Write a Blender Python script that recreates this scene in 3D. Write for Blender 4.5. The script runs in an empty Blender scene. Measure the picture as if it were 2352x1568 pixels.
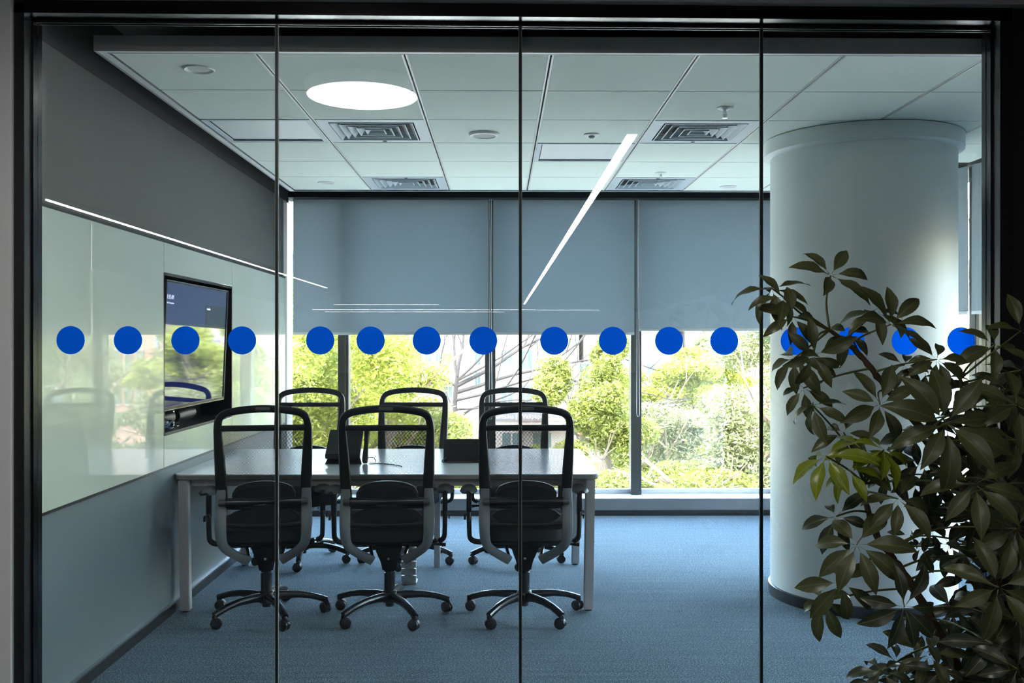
import bpy, bmesh, math, random
import numpy as np
from mathutils import Vector, Matrix, noise
R = math.radians
rnd = random.Random(7)
SC = bpy.context.scene
COL = SC.collection

# ---------------------------------------------------------------- camera
F = 2260.0; TH = 0.0123; EYE = 1.467
cam = bpy.data.cameras.new('camera'); camo = bpy.data.objects.new('camera', cam); COL.objects.link(camo)
camo.location = (0, 0, EYE); camo.rotation_euler = (R(90), 0, -TH)
cam.sensor_width = 36; cam.lens = 36*F/2352; cam.shift_y = 2/2352; cam.clip_start = 0.05; cam.clip_end = 600
SC.camera = camo

# ---------------------------------------------------------------- world, sun, exposure
w = bpy.data.worlds.new('world'); SC.world = w; w.use_nodes = True
nt = w.node_tree; sky = nt.nodes.new('ShaderNodeTexSky'); sky.sky_type = 'NISHITA'
sky.sun_disc = False; sky.sun_elevation = R(48); sky.sun_rotation = R(170); sky.air_density = 1.3; sky.dust_density = 2.0
nt.links.new(sky.outputs[0], nt.nodes['Background'].inputs[0]); nt.nodes['Background'].inputs[1].default_value = 4.6
sun = bpy.data.lights.new('sun', 'SUN'); sun.energy = 28; sun.angle = R(0.6); sun.color = (1, .95, .86)
suno = bpy.data.objects.new('sun', sun); COL.objects.link(suno); suno.rotation_euler = (R(40), 0, R(-80))
SC.view_settings.view_transform = 'Standard'; SC.view_settings.look = 'None'; SC.view_settings.gamma = 1
SC.view_settings.use_curve_mapping = False; SC.view_settings.exposure = 0.42
try:
    SC.cycles.transparent_max_bounces = 32; SC.cycles.max_bounces = 10; SC.cycles.diffuse_bounces = 5; SC.cycles.sample_clamp_indirect = 8
except Exception: pass

# ---------------------------------------------------------------- helpers
def P(px, py, y):
    u = (px-1176)/F; dx = math.sin(TH)+u*math.cos(TH); dy = math.cos(TH)-u*math.sin(TH)
    k = y/dy
    return Vector((dx*k, y, EYE-(py-786)/F*k))
def PX(px, y): return P(px, 786, y).x
def PZ(py, y, px=1148): return P(px, py, y).z

def tag(o, label=None, cat=None, group=None, kind=None):
    for k, v in (('label', label), ('category', cat), ('group', group), ('kind', kind)):
        if v: o[k] = v
    return o
def link(o, parent=None):
    COL.objects.link(o)
    if parent: o.parent = parent
    return o
def smooth(me, ang=35):
    me.shade_smooth()
    try: me.set_sharp_from_angle(angle=R(ang))
    except Exception: pass
def obj(name, bm, mat, parent=None, loc=None, rot=None, sm=True, mats=None):
    me = bpy.data.meshes.new(name)
    bmesh.ops.recalc_face_normals(bm, faces=bm.faces)
    bm.to_mesh(me); bm.free()
    for m in (mats or [mat]): me.materials.append(m)
    if sm: smooth(me)
    o = bpy.data.objects.new(name, me); link(o, parent)
    if loc is not None: o.location = loc
    if rot is not None: o.rotation_euler = rot
    return o
def empty(name, loc=(0,0,0), rz=0):
    o = bpy.data.objects.new(name, None); o.empty_display_size = .1; COL.objects.link(o)
    o.location = loc; o.rotation_euler = (0, 0, rz); return o
def struct(o): o['kind'] = 'structure'; return o
CH = {}
def dup(o, parent=None):
    c = o.copy(); COL.objects.link(c)
    if parent: c.parent = parent
    for ch in list(o.children): dup(ch, c)
    return c
def box(bm, x0, x1, y0, y1, z0, z1, bev=0, seg=2, M=None):
    r = bmesh.ops.create_cube(bm, size=1)
    vs = r['verts']
    for v in vs: v.co = Vector(((x0+x1)/2+v.co.x*(x1-x0), (y0+y1)/2+v.co.y*(y1-y0), (z0+z1)/2+v.co.z*(z1-z0)))
    if bev:
        es = list({e for v in vs for e in v.link_edges})
        b = bmesh.ops.bevel(bm, geom=es, offset=bev, segments=seg, affect='EDGES', profile=.6)
        vs = list({v for f in b['faces'] for v in f.verts} | {v for v in vs if v.is_valid})
    if M is not None:
        for v in vs: v.co = M @ v.co
    return vs
def B(*a, **k):
    bm = bmesh.new(); box(bm, *a, **k); return bm
def ring(bm, rings, close=False, cap=True):
    vv = [[bm.verts.new(p) for p in r] for r in rings]
    n = len(vv[0]); m = len(vv)
    for i in range(m if close else m-1):
        a, b = vv[i], vv[(i+1) % m]
        for j in range(n): bm.faces.new((a[j], a[(j+1) % n], b[(j+1) % n], b[j]))
    if cap and not close: bm.faces.new(vv[0][::-1]); bm.faces.new(vv[-1])
    return bm
def tube(bm, pts, rad, n=8, cap=True):
    pts = [Vector(p) for p in pts]; rings = []; up = None
    for i, p in enumerate(pts):
        t = (pts[min(i+1, len(pts)-1)]-pts[max(i-1, 0)]).normalized()
        if up is None:
            up = Vector((0, 0, 1)) if abs(t.z) < .9 else Vector((1, 0, 0))
        s = t.cross(up).normalized(); up = s.cross(t).normalized()
        r = rad[i] if isinstance(rad, (list, tuple)) else rad
        rings.append([p+(s*math.cos(2*math.pi*k/n)+up*math.sin(2*math.pi*k/n))*r for k in range(n)])
    return ring(bm, rings, cap=cap)
def band(bm, pts, ws, hs, nrm, n=12, pw=3.0):
    """sweep a rounded-rectangle section; nrm is the thin direction; ws along the side direction"""
    pts = [Vector(p) for p in pts]; rings = []
    for i, p in enumerate(pts):
        t = (pts[min(i+1, len(pts)-1)]-pts[max(i-1, 0)]).normalized()
        nn = Vector(nrm[i] if isinstance(nrm, list) else nrm); nn = (nn-t*nn.dot(t)).normalized(); s = t.cross(nn).normalized()
        r = []
        for k in range(n):
            a = 2*math.pi*(k+.5)/n; c, q = math.cos(a), math.sin(a)
            d = (abs(c)**pw+abs(q)**pw)**(-1/pw)
            r.append(p+s*(c*d*ws[i]/2)+nn*(q*d*hs[i]/2))
        rings.append(r)
    return ring(bm, rings)
def lathe(bm, prof, n=24, c=(0,0,0), axis='Z'):
    rings = []
    for r, z in prof:
        rr = []
        for k in range(n):
            a = 2*math.pi*k/n; x, y = max(r, 1e-4)*math.cos(a), max(r, 1e-4)*math.sin(a)
            v = {'Z': (x, y, z), 'X': (z, x, y), 'Y': (y, z, x)}[axis]
            rr.append(Vector(c)+Vector(v))
        rings.append(rr)
    return ring(bm, rings)
def L(prof, n=24, c=(0,0,0), axis='Z'):
    bm = bmesh.new(); lathe(bm, prof, n, c, axis); return bm
def cat(pts, k=4):
    """Catmull-Rom subdivision"""
    pts = [Vector(p) for p in pts]; out = []
    for i in range(len(pts)-1):
        p0, p1, p2, p3 = pts[max(i-1, 0)], pts[i], pts[i+1], pts[min(i+2, len(pts)-1)]
        for j in range(k):
            t = j/k
            out.append(.5*((2*p1)+(p2-p0)*t+(2*p0-5*p1+4*p2-p3)*t*t+(3*p1-p0-3*p2+p3)*t**3))
    out.append(pts[-1]); return out
def lerp_list(v, n):
    return [v[min(int(i/(n-1)*(len(v)-1)), len(v)-2)]*(1-((i/(n-1)*(len(v)-1))-min(int(i/(n-1)*(len(v)-1)), len(v)-2)))+v[min(int(i/(n-1)*(len(v)-1)), len(v)-2)+1]*((i/(n-1)*(len(v)-1))-min(int(i/(n-1)*(len(v)-1)), len(v)-2)) for i in range(n)]
def text(name, body, size, mat, loc, rot, parent=None, align='LEFT', ext=.001, sx=1, bold=0):
    c = bpy.data.curves.new('txt', 'FONT'); c.body = body; c.size = size; c.extrude = ext; c.align_x = align; c.offset = bold; c.resolution_u = 3
    o = bpy.data.objects.new('txt', c); COL.objects.link(o)
    dg = bpy.context.evaluated_depsgraph_get(); dg.update()
    me = bpy.data.meshes.new_from_object(o.evaluated_get(dg)); bpy.data.objects.remove(o)
    me.materials.clear(); me.materials.append(mat)
    t = bpy.data.objects.new(name, me); link(t, parent); t.location = loc; t.rotation_euler = rot; t.scale = (sx, 1, 1)
    return t

# ---------------------------------------------------------------- materials
MT = {}
def mat(name, col, rough=.5, metal=0, spec=.5, coat=0, emit=None, es=0, noise_amt=0, nscale=8, bump=0, bscale=40, transl=0):
    m = bpy.data.materials.new(name); m.use_nodes = True; nt = m.node_tree; b = nt.nodes['Principled BSDF']
    b.inputs['Base Color'].default_value = (*col, 1); b.inputs['Roughness'].default_value = rough
    b.inputs['Metallic'].default_value = metal; b.inputs['Specular IOR Level'].default_value = spec
    b.inputs['Coat Weight'].default_value = coat; b.inputs['Coat Roughness'].default_value = .03
    if emit: b.inputs['Emission Color'].default_value = (*emit, 1); b.inputs['Emission Strength'].default_value = es
    tc = nt.nodes.new('ShaderNodeTexCoord')
    if noise_amt:
        n = nt.nodes.new('ShaderNodeTexNoise'); n.inputs['Scale'].default_value = nscale; n.inputs['Detail'].default_value = 4
        nt.links.new(tc.outputs['Object'], n.inputs['Vector'])
        mr = nt.nodes.new('ShaderNodeMapRange'); mr.inputs['To Min'].default_value = 1-noise_amt; mr.inputs['To Max'].default_value = 1+noise_amt
        nt.links.new(n.outputs['Fac'], mr.inputs['Value'])
        mx = nt.nodes.new('ShaderNodeVectorMath'); mx.operation = 'SCALE'; mx.inputs[0].default_value = col
        nt.links.new(mr.outputs[0], mx.inputs['Scale']); nt.links.new(mx.outputs[0], b.inputs['Base Color'])
    if bump:
        n = nt.nodes.new('ShaderNodeTexNoise'); n.inputs['Scale'].default_value = bscale; n.inputs['Detail'].default_value = 3
        nt.links.new(tc.outputs['Object'], n.inputs['Vector'])
        bp = nt.nodes.new('ShaderNodeBump'); bp.inputs['Strength'].default_value = bump; bp.inputs['Distance'].default_value = .002
        nt.links.new(n.outputs['Fac'], bp.inputs['Height']); nt.links.new(bp.outputs[0], b.inputs['Normal'])
    if transl:
        tr = nt.nodes.new('ShaderNodeBsdfTranslucent'); ms = nt.nodes.new('ShaderNodeMixShader'); ms.inputs[0].default_value = transl
        tr.inputs['Color'].default_value = (*col, 1)
        if noise_amt: nt.links.new(mx.outputs[0], tr.inputs['Color'])
        nt.links.new(b.outputs[0], ms.inputs[1]); nt.links.new(tr.outputs[0], ms.inputs[2])
        nt.links.new(ms.outputs[0], nt.nodes['Material Output'].inputs['Surface'])
    MT[name] = m; return m
def glass(name, tint, base, gl=(1,1,1)):
    m = bpy.data.materials.new(name); m.use_nodes = True; nt = m.node_tree; nt.nodes.clear()
    out = nt.nodes.new('ShaderNodeOutputMaterial'); tr = nt.nodes.new('ShaderNodeBsdfTransparent'); tr.inputs[0].default_value = (*tint, 1)
    g = nt.nodes.new('ShaderNodeBsdfGlossy'); g.inputs['Roughness'].default_value = 0; g.inputs[0].default_value = (*gl, 1)
    lw = nt.nodes.new('ShaderNodeLayerWeight'); lw.inputs[0].default_value = .5
    pw = nt.nodes.new('ShaderNodeMath'); pw.operation = 'POWER'; pw.inputs[1].default_value = 5
    mr = nt.nodes.new('ShaderNodeMapRange'); mr.inputs['To Min'].default_value = base
    ms = nt.nodes.new('ShaderNodeMixShader')
    nt.links.new(lw.outputs['Facing'], pw.inputs[0]); nt.links.new(pw.outputs[0], mr.inputs['Value']); nt.links.new(mr.outputs[0], ms.inputs[0])
    nt.links.new(tr.outputs[0], ms.inputs[1]); nt.links.new(g.outputs[0], ms.inputs[2]); nt.links.new(ms.outputs[0], out.inputs[0])
    return m
M_glass = glass('partition_glass', (.97, .985, .98), .045)
M_wglass = glass('window_glass', (.97, .98, .98), .04)
M_black = mat('black_metal', (.012, .012, .014), .38, 0, .5)
M_blackgloss = mat('black_anodised', (.02, .02, .022), .22, .6, .5)
M_void = mat('black_paint', (.008, .008, .009), .7)
M_silicone = mat('black_silicone', (.01, .01, .01), .4)
M_edge = mat('glass_edge', (.25, .3, .29), .2)
M_wallg = mat('grey_wall_paint', (.080, .083, .078), .55, noise_amt=.05, nscale=1.2)
M_lower = mat('lower_wall_paint', (.12, .147, .165), .45, noise_amt=.04, nscale=1.5)
M_board = mat('back_painted_glass', (.56, .61, .54), .25, 0, .4, coat=1.0)
M_board.node_tree.nodes['Principled BSDF'].inputs['Coat Roughness'].default_value = .008
M_corr = mat('corridor_wall', (.45, .45, .45), .6, noise_amt=.04, nscale=2)
M_corrw = mat('corridor_white_wall', (.86, .86, .86), .6, noise_amt=.04, nscale=2)
M_bulk = mat('bulkhead_paint', (.62, .59, .61), .6)
M_tile = mat('ceiling_tile_board', (.74, .80, .735), .9, noise_amt=.06, nscale=180, bump=.25, bscale=260)
M_fascia = mat('ceiling_fascia', (.30, .30, .30), .55)
M_rail = mat('ceiling_rail', (.62, .62, .60), .4)
M_white = mat('white_paint_metal', (.72, .73, .73), .4)
M_vent = mat('vent_metal', (.50, .56, .60), .45)
M_col = mat('column_plaster', (.78, .82, .81), .5, noise_amt=.02, nscale=2)
M_alu = mat('mullion_aluminium', (.05, .051, .046), .35, .2)
M_aluw = mat('light_aluminium', (.55, .57, .57), .4, .1)
M_sillg = mat('sill_panel_grey', (.13, .145, .16), .5)
M_sill = mat('sill_white', (.75, .78, .80), .35)
M_chrome = mat('brushed_steel', (.55, .56, .58), .25, 1)
M_cloth = mat('blind_cloth', (.24, .29, .32), .8, noise_amt=.03, nscale=300, transl=.065)
M_bar = mat('blind_bar', (.55, .6, .62), .5)
M_cord = mat('blind_cord', (.8, .8, .8), .5)
M_tabt = mat('table_laminate', (.78, .82, .84), .22, 0, .5)
M_tabe = mat('table_edge', (.28, .26, .25), .45)
M_leg = mat('table_leg_paint', (.52, .51, .52), .4)
M_plas = mat('black_plastic', (.009, .009, .0105), .4, bump=.05, bscale=500)
M_plas2 = mat('gloss_black_plastic', (.012, .013, .017), .25)
M_silv = mat('silver_plastic', (.26, .285, .31), .3, .35)
M_knob = mat('grey_knob', (.07, .075, .085), .4)
M_seat = mat('seat_fabric', (.015, .019, .026), .75, bump=.3, bscale=400)
M_badge = mat('badge_grey', (.10, .10, .10), .4)
M_rub = mat('caster_rubber', (.012, .012, .014), .35)
M_blue = mat('blue_vinyl', (.001, .36, 1.0), .3, transl=.85)
M_screen = mat('tv_screen', (.004, .006, .02), .04, 0, .7, coat=1, emit=(.006, .012, .07), es=1.0)
M_tilew = mat('tv_card', (.01, .01, .012), .05, 0, .5, coat=1)
M_txt = mat('screen_text', (.6, .6, .7), .5, emit=(.6, .65, .85), es=.8)
M_bluec = mat('blue_cable', (.01, .06, .14), .35)
M_leaf = mat('leaf_green', (.088, .098, .040), .36, 0, .5, noise_amt=.25, nscale=14, transl=.18)
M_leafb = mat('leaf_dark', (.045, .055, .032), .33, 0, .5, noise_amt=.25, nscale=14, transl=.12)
M_leafy = mat('leaf_fresh', (.22, .27, .02), .3, 0, .5, noise_amt=.2, nscale=14, transl=.3)
M_pet = mat('leaf_stalk_green', (.11, .12, .03), .45)
M_bark = mat('bark_brown', (.085, .052, .03), .75, noise_amt=.4, nscale=60, bump=.8, bscale=80)
M_pot = mat('pot_ceramic', (.25, .25, .25), .4)
M_soil = mat('soil', (.03, .02, .012), .9, noise_amt=.4, nscale=60)
def lamp_mat(name, col, s):
    m = bpy.data.materials.new(name); m.use_nodes = True; nt = m.node_tree; nt.nodes.clear()
    e = nt.nodes.new('ShaderNodeEmission'); e.inputs[0].default_value = (*col, 1); e.inputs[1].default_value = s
    nt.links.new(e.outputs[0], nt.nodes.new('ShaderNodeOutputMaterial').inputs[0]); return m
M_lamp = lamp_mat('lamp_diffuser', (1, .97, .95), 19)
M_lampl = lamp_mat('linear_lamp_diffuser', (1, .98, .97), 22)

def carpet():
    m = bpy.data.materials.new('carpet'); m.use_nodes = True; nt = m.node_tree; b = nt.nodes['Principled BSDF']; b.inputs['Roughness'].default_value = .95
    b.inputs['Specular IOR Level'].default_value = .1; b.inputs['Sheen Weight'].default_value = .35; b.inputs['Sheen Roughness'].default_value = .35; b.inputs['Sheen Tint'].default_value = (.6, .8, 1, 1)
    tc = nt.nodes.new('ShaderNodeTexCoord'); mp = nt.nodes.new('ShaderNodeMapping'); mp.inputs['Scale'].default_value = (110, 200, 1)
    n = nt.nodes.new('ShaderNodeTexNoise'); n.inputs['Scale'].default_value = 1; n.inputs['Detail'].default_value = 3
    mp2 = nt.nodes.new('ShaderNodeMapping'); mp2.inputs['Scale'].default_value = (1.6, 30, 1)
    n2 = nt.nodes.new('ShaderNodeTexNoise'); n2.inputs['Scale'].default_value = 1; n2.inputs['Detail'].default_value = 2
    n3 = nt.nodes.new('ShaderNodeTexNoise'); n3.inputs['Scale'].default_value = 190; n3.inputs['Detail'].default_value = 2
    for a, c in ((mp, n), (mp2, n2)): nt.links.new(tc.outputs['Object'], a.inputs[0]); nt.links.new(a.outputs[0], c.inputs['Vector'])
    nt.links.new(tc.outputs['Object'], n3.inputs['Vector'])
    ad = nt.nodes.new('ShaderNodeMath'); ad.operation = 'MULTIPLY_ADD'; ad.inputs[1].default_value = .75
    ad2 = nt.nodes.new('ShaderNodeMath'); ad2.operation = 'MULTIPLY_ADD'; ad2.inputs[1].default_value = .9
    nt.links.new(n3.outputs['Fac'], ad2.inputs[0]); nt.links.new(n.outputs['Fac'], ad.inputs[0]); nt.links.new(ad.outputs[0], ad2.inputs[2])
    sc = nt.nodes.new('ShaderNodeMath'); sc.operation = 'MULTIPLY'; sc.inputs[1].default_value = .12
    nt.links.new(n2.outputs['Fac'], sc.inputs[0]); nt.links.new(sc.outputs[0], ad.inputs[2])
    cr = nt.nodes.new('ShaderNodeValToRGB'); cr.color_ramp.elements[0].position = .80; cr.color_ramp.elements[0].color = (.008, .012, .015, 1)
    cr.color_ramp.elements[1].position = 1.0; cr.color_ramp.elements[1].color = (.19, .26, .27, 1)
    el = cr.color_ramp.elements.new(.92); el.color = (.019, .029, .034, 1)
    nt.links.new(ad2.outputs[0], cr.inputs[0]); nt.links.new(cr.outputs[0], b.inputs['Base Color'])
    bp = nt.nodes.new('ShaderNodeBump'); bp.inputs['Strength'].default_value = .5; bp.inputs['Distance'].default_value = .004
    nt.links.new(ad2.outputs[0], bp.inputs['Height']); nt.links.new(bp.outputs[0], b.inputs['Normal'])
    return m
M_carpet = carpet()
def mesh_cloth():
    m = bpy.data.materials.new('chair_mesh_cloth'); m.use_nodes = True; nt = m.node_tree; b = nt.nodes['Principled BSDF']
    b.inputs['Base Color'].default_value = (.012, .012, .014, 1); b.inputs['Roughness'].default_value = .6
    tc = nt.nodes.new('ShaderNodeTexCoord'); sp = nt.nodes.new('ShaderNodeSeparateXYZ'); nt.links.new(tc.outputs['Object'], sp.inputs[0])
    out = []
    for ax in ('X', 'Z'):
        k = nt.nodes.new('ShaderNodeMath'); k.operation = 'MULTIPLY'; k.inputs[1].default_value = 2*math.pi/.0066
        c = nt.nodes.new('ShaderNodeMath'); c.operation = 'COSINE'; nt.links.new(sp.outputs[ax], k.inputs[0]); nt.links.new(k.outputs[0], c.inputs[0]); out.append(c)
    p = nt.nodes.new('ShaderNodeMath'); p.operation = 'MULTIPLY'; nt.links.new(out[0].outputs[0], p.inputs[0]); nt.links.new(out[1].outputs[0], p.inputs[1])
    g = nt.nodes.new('ShaderNodeMath'); g.operation = 'GREATER_THAN'; g.inputs[1].default_value = .10; nt.links.new(p.outputs[0], g.inputs[0])
    tr = nt.nodes.new('ShaderNodeBsdfTransparent'); ms = nt.nodes.new('ShaderNodeMixShader')
    nt.links.new(g.outputs[0], ms.inputs[0]); nt.links.new(b.outputs[0], ms.inputs[1]); nt.links.new(tr.outputs[0], ms.inputs[2])
    nt.links.new(ms.outputs[0], nt.nodes['Material Output'].inputs['Surface']); return m
M_mesh = mesh_cloth()
# ================================================================= SETTING
WL = -1.78; ZC = 2.64; YB = 8.31
def XR(y): return 2.77+(8.31-y)*.2233
struct(obj('floor', B(-8, 6.5, -40, 8.4, -.12, 0), M_carpet, sm=False))
# black soffit over everything (the slab above the ceiling raft)
struct(obj('ceiling', B(-8, 6.5, -40, 8.9, 2.92, 3.1), M_void, sm=False))
ceilc = bpy.data.objects['ceiling']
# left wall: core with a niche, glass panels on it
NY0, NY1, NZ0, NZ1 = 5.20, 6.52, .977, 1.833
bm = bmesh.new()
box(bm, -2.1, WL, 3.78, NY0, .0, ZC); box(bm, -2.1, WL, NY1, 8.12, .0, ZC)
box(bm, -2.1, WL, NY0, NY1, 0, NZ0); box(bm, -2.1, WL, NY0, NY1, NZ1, ZC)
wl = struct(obj('wall_left', bm, M_wallg, sm=False))
bm = bmesh.new(); box(bm, WL-.001, WL+.004, 3.78, 8.12, .0, .80)
obj('lower_cladding', bm, M_lower, wl, sm=False)
obj('niche_lining', (lambda b: (box(b, -1.975, -1.97, NY0, NY1, NZ0, NZ1), box(b, -1.97, WL+.012, NY0, NY0+.012, NZ0, NZ1), box(b, -1.97, WL+.012, NY1-.012, NY1, NZ0, NZ1),
    box(b, -1.97, WL+.012, NY0, NY1, NZ0, NZ0+.012), box(b, -1.97, WL+.012, NY0, NY1, NZ1-.012, NZ1), b)[-1])(bmesh.new()), M_plas, wl, sm=False)
for (y0, y1, z0, z1) in ((3.78, 5.197, .806, 1.994), (5.203, 6.517, NZ1+.004, 1.994), (5.203, 6.517, .806, NZ0-.004), (6.523, 8.12, .806, 1.994)):
    obj('glass_panel', B(WL, WL+.012, y0, y1, z0, z1, bev=.001, seg=1), M_board, wl, sm=False)
for z in (.796, 1.994): obj('edge_strip', B(WL, WL+.016, 3.78, 8.12, z, z+.012), M_black, wl, sm=False)
obj('upper_soffit', B(-2.1, WL+.002, 3.78, 8.3, ZC, 2.92), M_void, wl, sm=False)
bb = struct(obj('baseboard_left', B(WL, WL+.014, 3.78, 8.12, 0, .055), M_black, sm=False))
obj('metal_lip', B(WL, WL+.020, 3.78, 8.12, .055, .064), M_chrome, bb, sm=False)

# ceiling raft: real tiles with a rail grid
cl = struct(empty('ceiling', (0, 0, ZC)))
X0, Y0 = -1.59, 3.99
def cell(i, j): return X0+.6*i, X0+.6*(i+1), Y0+.6*j, Y0+.6*(j+1)
special = {(1, 2), (1, 5), (4, 2), (4, 5), (0, 2), (3, 3)}
for i in range(9):
    for j in range(6):
        x0, x1, y0, y1 = cell(i, j); xm = XR(y1)-.12
        if x0 > xm-.1: continue
        x1c = min(x1, xm)
        if (i, j) in special: continue
        obj('ceiling_tile', B(x0+.012, x1c-.012, y0+.0045, y1-.0045, .0, .018, bev=.0015, seg=1), M_tile, cl, sm=False)
for i in range(1, 9):
    x = X0+.6*i; ye = 7.59 if x < 2.7 else 8.31-(x-2.77+.12)/.2233
    bm = bmesh.new(); box(bm, x-.012, x-.004, Y0, ye, -.001, .02); box(bm, x+.004, x+.012, Y0, ye, -.001, .02)
    obj('grid_rail', bm, M_rail, cl, sm=False)
bm = bmesh.new(); box(bm, X0-.03, XR(7.59)-.12, Y0, 7.59, .022, .026)
obj('backing_board', bm, M_void, cl, sm=False)
bm = bmesh.new()
box(bm, X0-.035, 3.5, Y0-.035, Y0, -.008, .055); box(bm, X0-.035, X0, Y0, 7.62, -.008, .055); box(bm, X0-.035, XR(7.62)-.1, 7.59, 7.62, -.008, .055)
obj('raft_edge', bm, M_fascia, cl, sm=False)
bm = bmesh.new(); box(bm, X0-.02, X0+.008, Y0-.02, 7.6, -.0095, -.0078); box(bm, X0-.02, 3.5, Y0-.036, Y0-.018, -.0098, -.0078)
obj('edge_angle', bm, M_white, cl, sm=False)

# column
CX, CY, CR = 2.10, 5.69, .513
col = struct(empty('column', (CX, CY, 0)))
obj('column_shaft', L([(CR, 0.05), (CR, ZC-.06)], 96), M_col, col)
obj('column_collar', L([(CR, ZC-.10), (CR+.025, ZC-.095), (CR+.036, ZC-.085), (CR+.036, ZC-.004), (CR, ZC-.004)], 96), M_col, col)
obj('column_base', L([(CR, 0), (CR+.012, 0), (CR+.012, .058), (CR, .062)], 96), M_black, col)

# windows --------------------------------------------------------------
def MW(o, u):
    u = Vector(u).normalized(); n = Vector((-u.y, u.x))
    return Matrix(((u.x, n.x, 0, o[0]), (u.y, n.y, 0, o[1]), (0, 0, 1, 0), (0, 0, 0, 1)))
def window_wall(name, M, u0, u1, mull):
    """local x along the wall, y outward, front of the ledge at y=0"""
    wd = struct(empty(name)); wd.matrix_world = M
    obj('ledge_base', B(u0, u1, 0, .22, 0, .049), M_black, wd, sm=False)
    obj('ledge_panel', B(u0, u1, .004, .22, .049, .143), M_sillg, wd, sm=False)
    obj('ledge_top', B(u0, u1, -.004, .24, .143, .152, bev=.002, seg=1), M_sill, wd, sm=False)
    obj('lower_frame', B(u0, u1, .24, .30, .0, .19), M_aluw, wd, sm=False)
    obj('head_frame', B(u0, u1, .24, .30, 2.72, 2.92), M_alu, wd, sm=False)
    edges = [u0]+mull+[u1]
    for m in mull:
        bm = bmesh.new(); box(bm, m-.046, m+.018, .17, .30, .152, 2.72, bev=.003, seg=1)
        mo = obj('mullion', bm, M_alu, wd, sm=False)
        obj('mullion_cap', B(m+.018, m+.046, .175, .30, .152, 2.72, bev=.002, seg=1), M_alu, mo, sm=False)
    for a, b in zip(edges[:-1], edges[1:]):
        obj('glass_pane', B(a+.04, b-.04, .26, .262, .19, 2.72), M_wglass, wd, sm=False)
    return wd
Mb = MW((0, YB), (1, 0)); Mr = MW((2.77, 8.31), (.2179, -.976))
window_wall('window_1', Mb, -2.05, 2.77, [PX(791, 8.55), PX(1126, 8.55), PX(1459, 8.55), PX(1793, 8.55)])
window_wall('window_2', Mr, 0, 4.75, [.35, 1.60, 2.90, 4.15])
# black bulkhead above the blinds, window end post
struct(obj('trim_1', B(-2.1, 2.9, YB-.03, YB+.24, 2.685, 2.92), M_void, sm=False))
o = obj('trim_2', B(0, 4.75, -.03, .24, 2.685, 2.92), M_void, sm=False); o.matrix_world = Mr; struct(o)
struct(obj('trim_3', B(-2.1, -1.812, 8.40, 8.62, 0, 2.92), M_aluw, sm=False))
struct(obj('trim_4', B(2.72, 3.0, 8.34, 8.65, 0, 2.92), M_alu, sm=False))

# front partition ------------------------------------------------------
pf = struct(empty('wall_front', (0, 3.66, 0)))
XL, XRR, ZT = -1.759, 1.872, EYE+1.211
sk = Matrix.Rotation(.0042, 4, 'Y')
bm = bmesh.new(); box(bm, XL-.038, XRR+.045, 0, .13, ZT, ZT+.05)
for v in bm.verts: v.co = Matrix.Translation((0, 0, ZT)) @ sk @ Matrix.Translation((0, 0, -ZT)) @ v.co
obj('head_frame', bm, M_blackgloss, pf, sm=False)
bm = bmesh.new()
box(bm, XL-.02, XRR+.02, .075, .082, ZT-.012, ZT+.03); box(bm, XL-.02, XRR+.02, .098, .105, ZT-.012, ZT+.03)
for v in bm.verts: v.co = Matrix.Translation((0, 0, ZT)) @ sk @ Matrix.Translation((0, 0, -ZT)) @ v.co
obj('glazing_channel', bm, M_black, pf, sm=False)
for (a, b) in ((XL-.038, XL), (XRR, XRR+.045)):
    obj('jamb', B(a, b, 0, .13, 0, ZT+.045, bev=.001, seg=1), M_black, pf, sm=False)
    s = 1 if a < 0 else -1; xx = b if a < 0 else a
    obj('glazing_bead', B(*sorted((xx-.002*s, xx+.008*s)), .055, .125, 0, ZT+.01), M_blackgloss, pf, sm=False)
obj('floor_track', B(XL, XRR, .07, .11, 0, .03), M_black, pf, sm=False)
GY = .085
seams = [XL+.004, PX(636, 3.75), PX(1195, 3.75), PX(1748, 3.75), XRR-.004]
for a, b in zip(seams[:-1], seams[1:]):
    obj('glass_pane', B(a+.004, b-.004, GY, GY+.010, .01, ZT+.01), M_glass, pf, sm=False)
for s in seams[1:-1]:
    j = obj('silicone_joint', B(s-.0045, s+.0045, GY-.0015, GY+.0115, .01, ZT+.005), M_silicone, pf, sm=False)
    obj('polished_edge', B(s+.0045, s+.0065, GY-.001, GY+.0112, .01, ZT+.005), M_edge, j, sm=False)
    obj('polished_edge', B(s-.0062, s-.0045, GY-.001, GY+.0112, .01, ZT+.005), M_edge, j, sm=False)
# surrounding wall
struct(obj('wall_left', B(-8, XL-.040, 3.64, 3.78, 0, 2.735), M_corrw, sm=False))
struct(obj('wall_right', B(XRR+.046, 6.5, 3.665, 3.78, 0, 2.92), M_void, sm=False))
bm = bmesh.new(); box(bm, -8, 6.5, 3.62, 3.78, 2.72, 2.92)
for v in bm.verts:
    if v.co.z < 2.8: v.co.z += -.0042*v.co.x+.006
struct(obj('trim_5', bm, M_bulk, sm=False))
struct(obj('wall_left', B(-8.1, -8, -40, 3.78, 0, 2.92), M_corr, sm=False))
struct(obj('wall_right', B(6.5, 6.6, -40, 3.78, 0, 2.92), M_corr, sm=False))
struct(obj('wall_back', B(-8, 6.5, -40.1, -40, 0, 2.92), M_bulk, sm=False))
# print room box behind the camera on the right, with its sign
pr = struct(obj('wall_back', B(PX(1960, 7.5), 6.5, -3.0, -.02, 0, 2.92), M_corr, sm=False))
t = text('sign_lettering', 'REPROGRAPHICS', .078, M_white, (3.94, -.012, 2.60), (R(90), 0, R(180)), pr, ext=.006)

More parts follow.
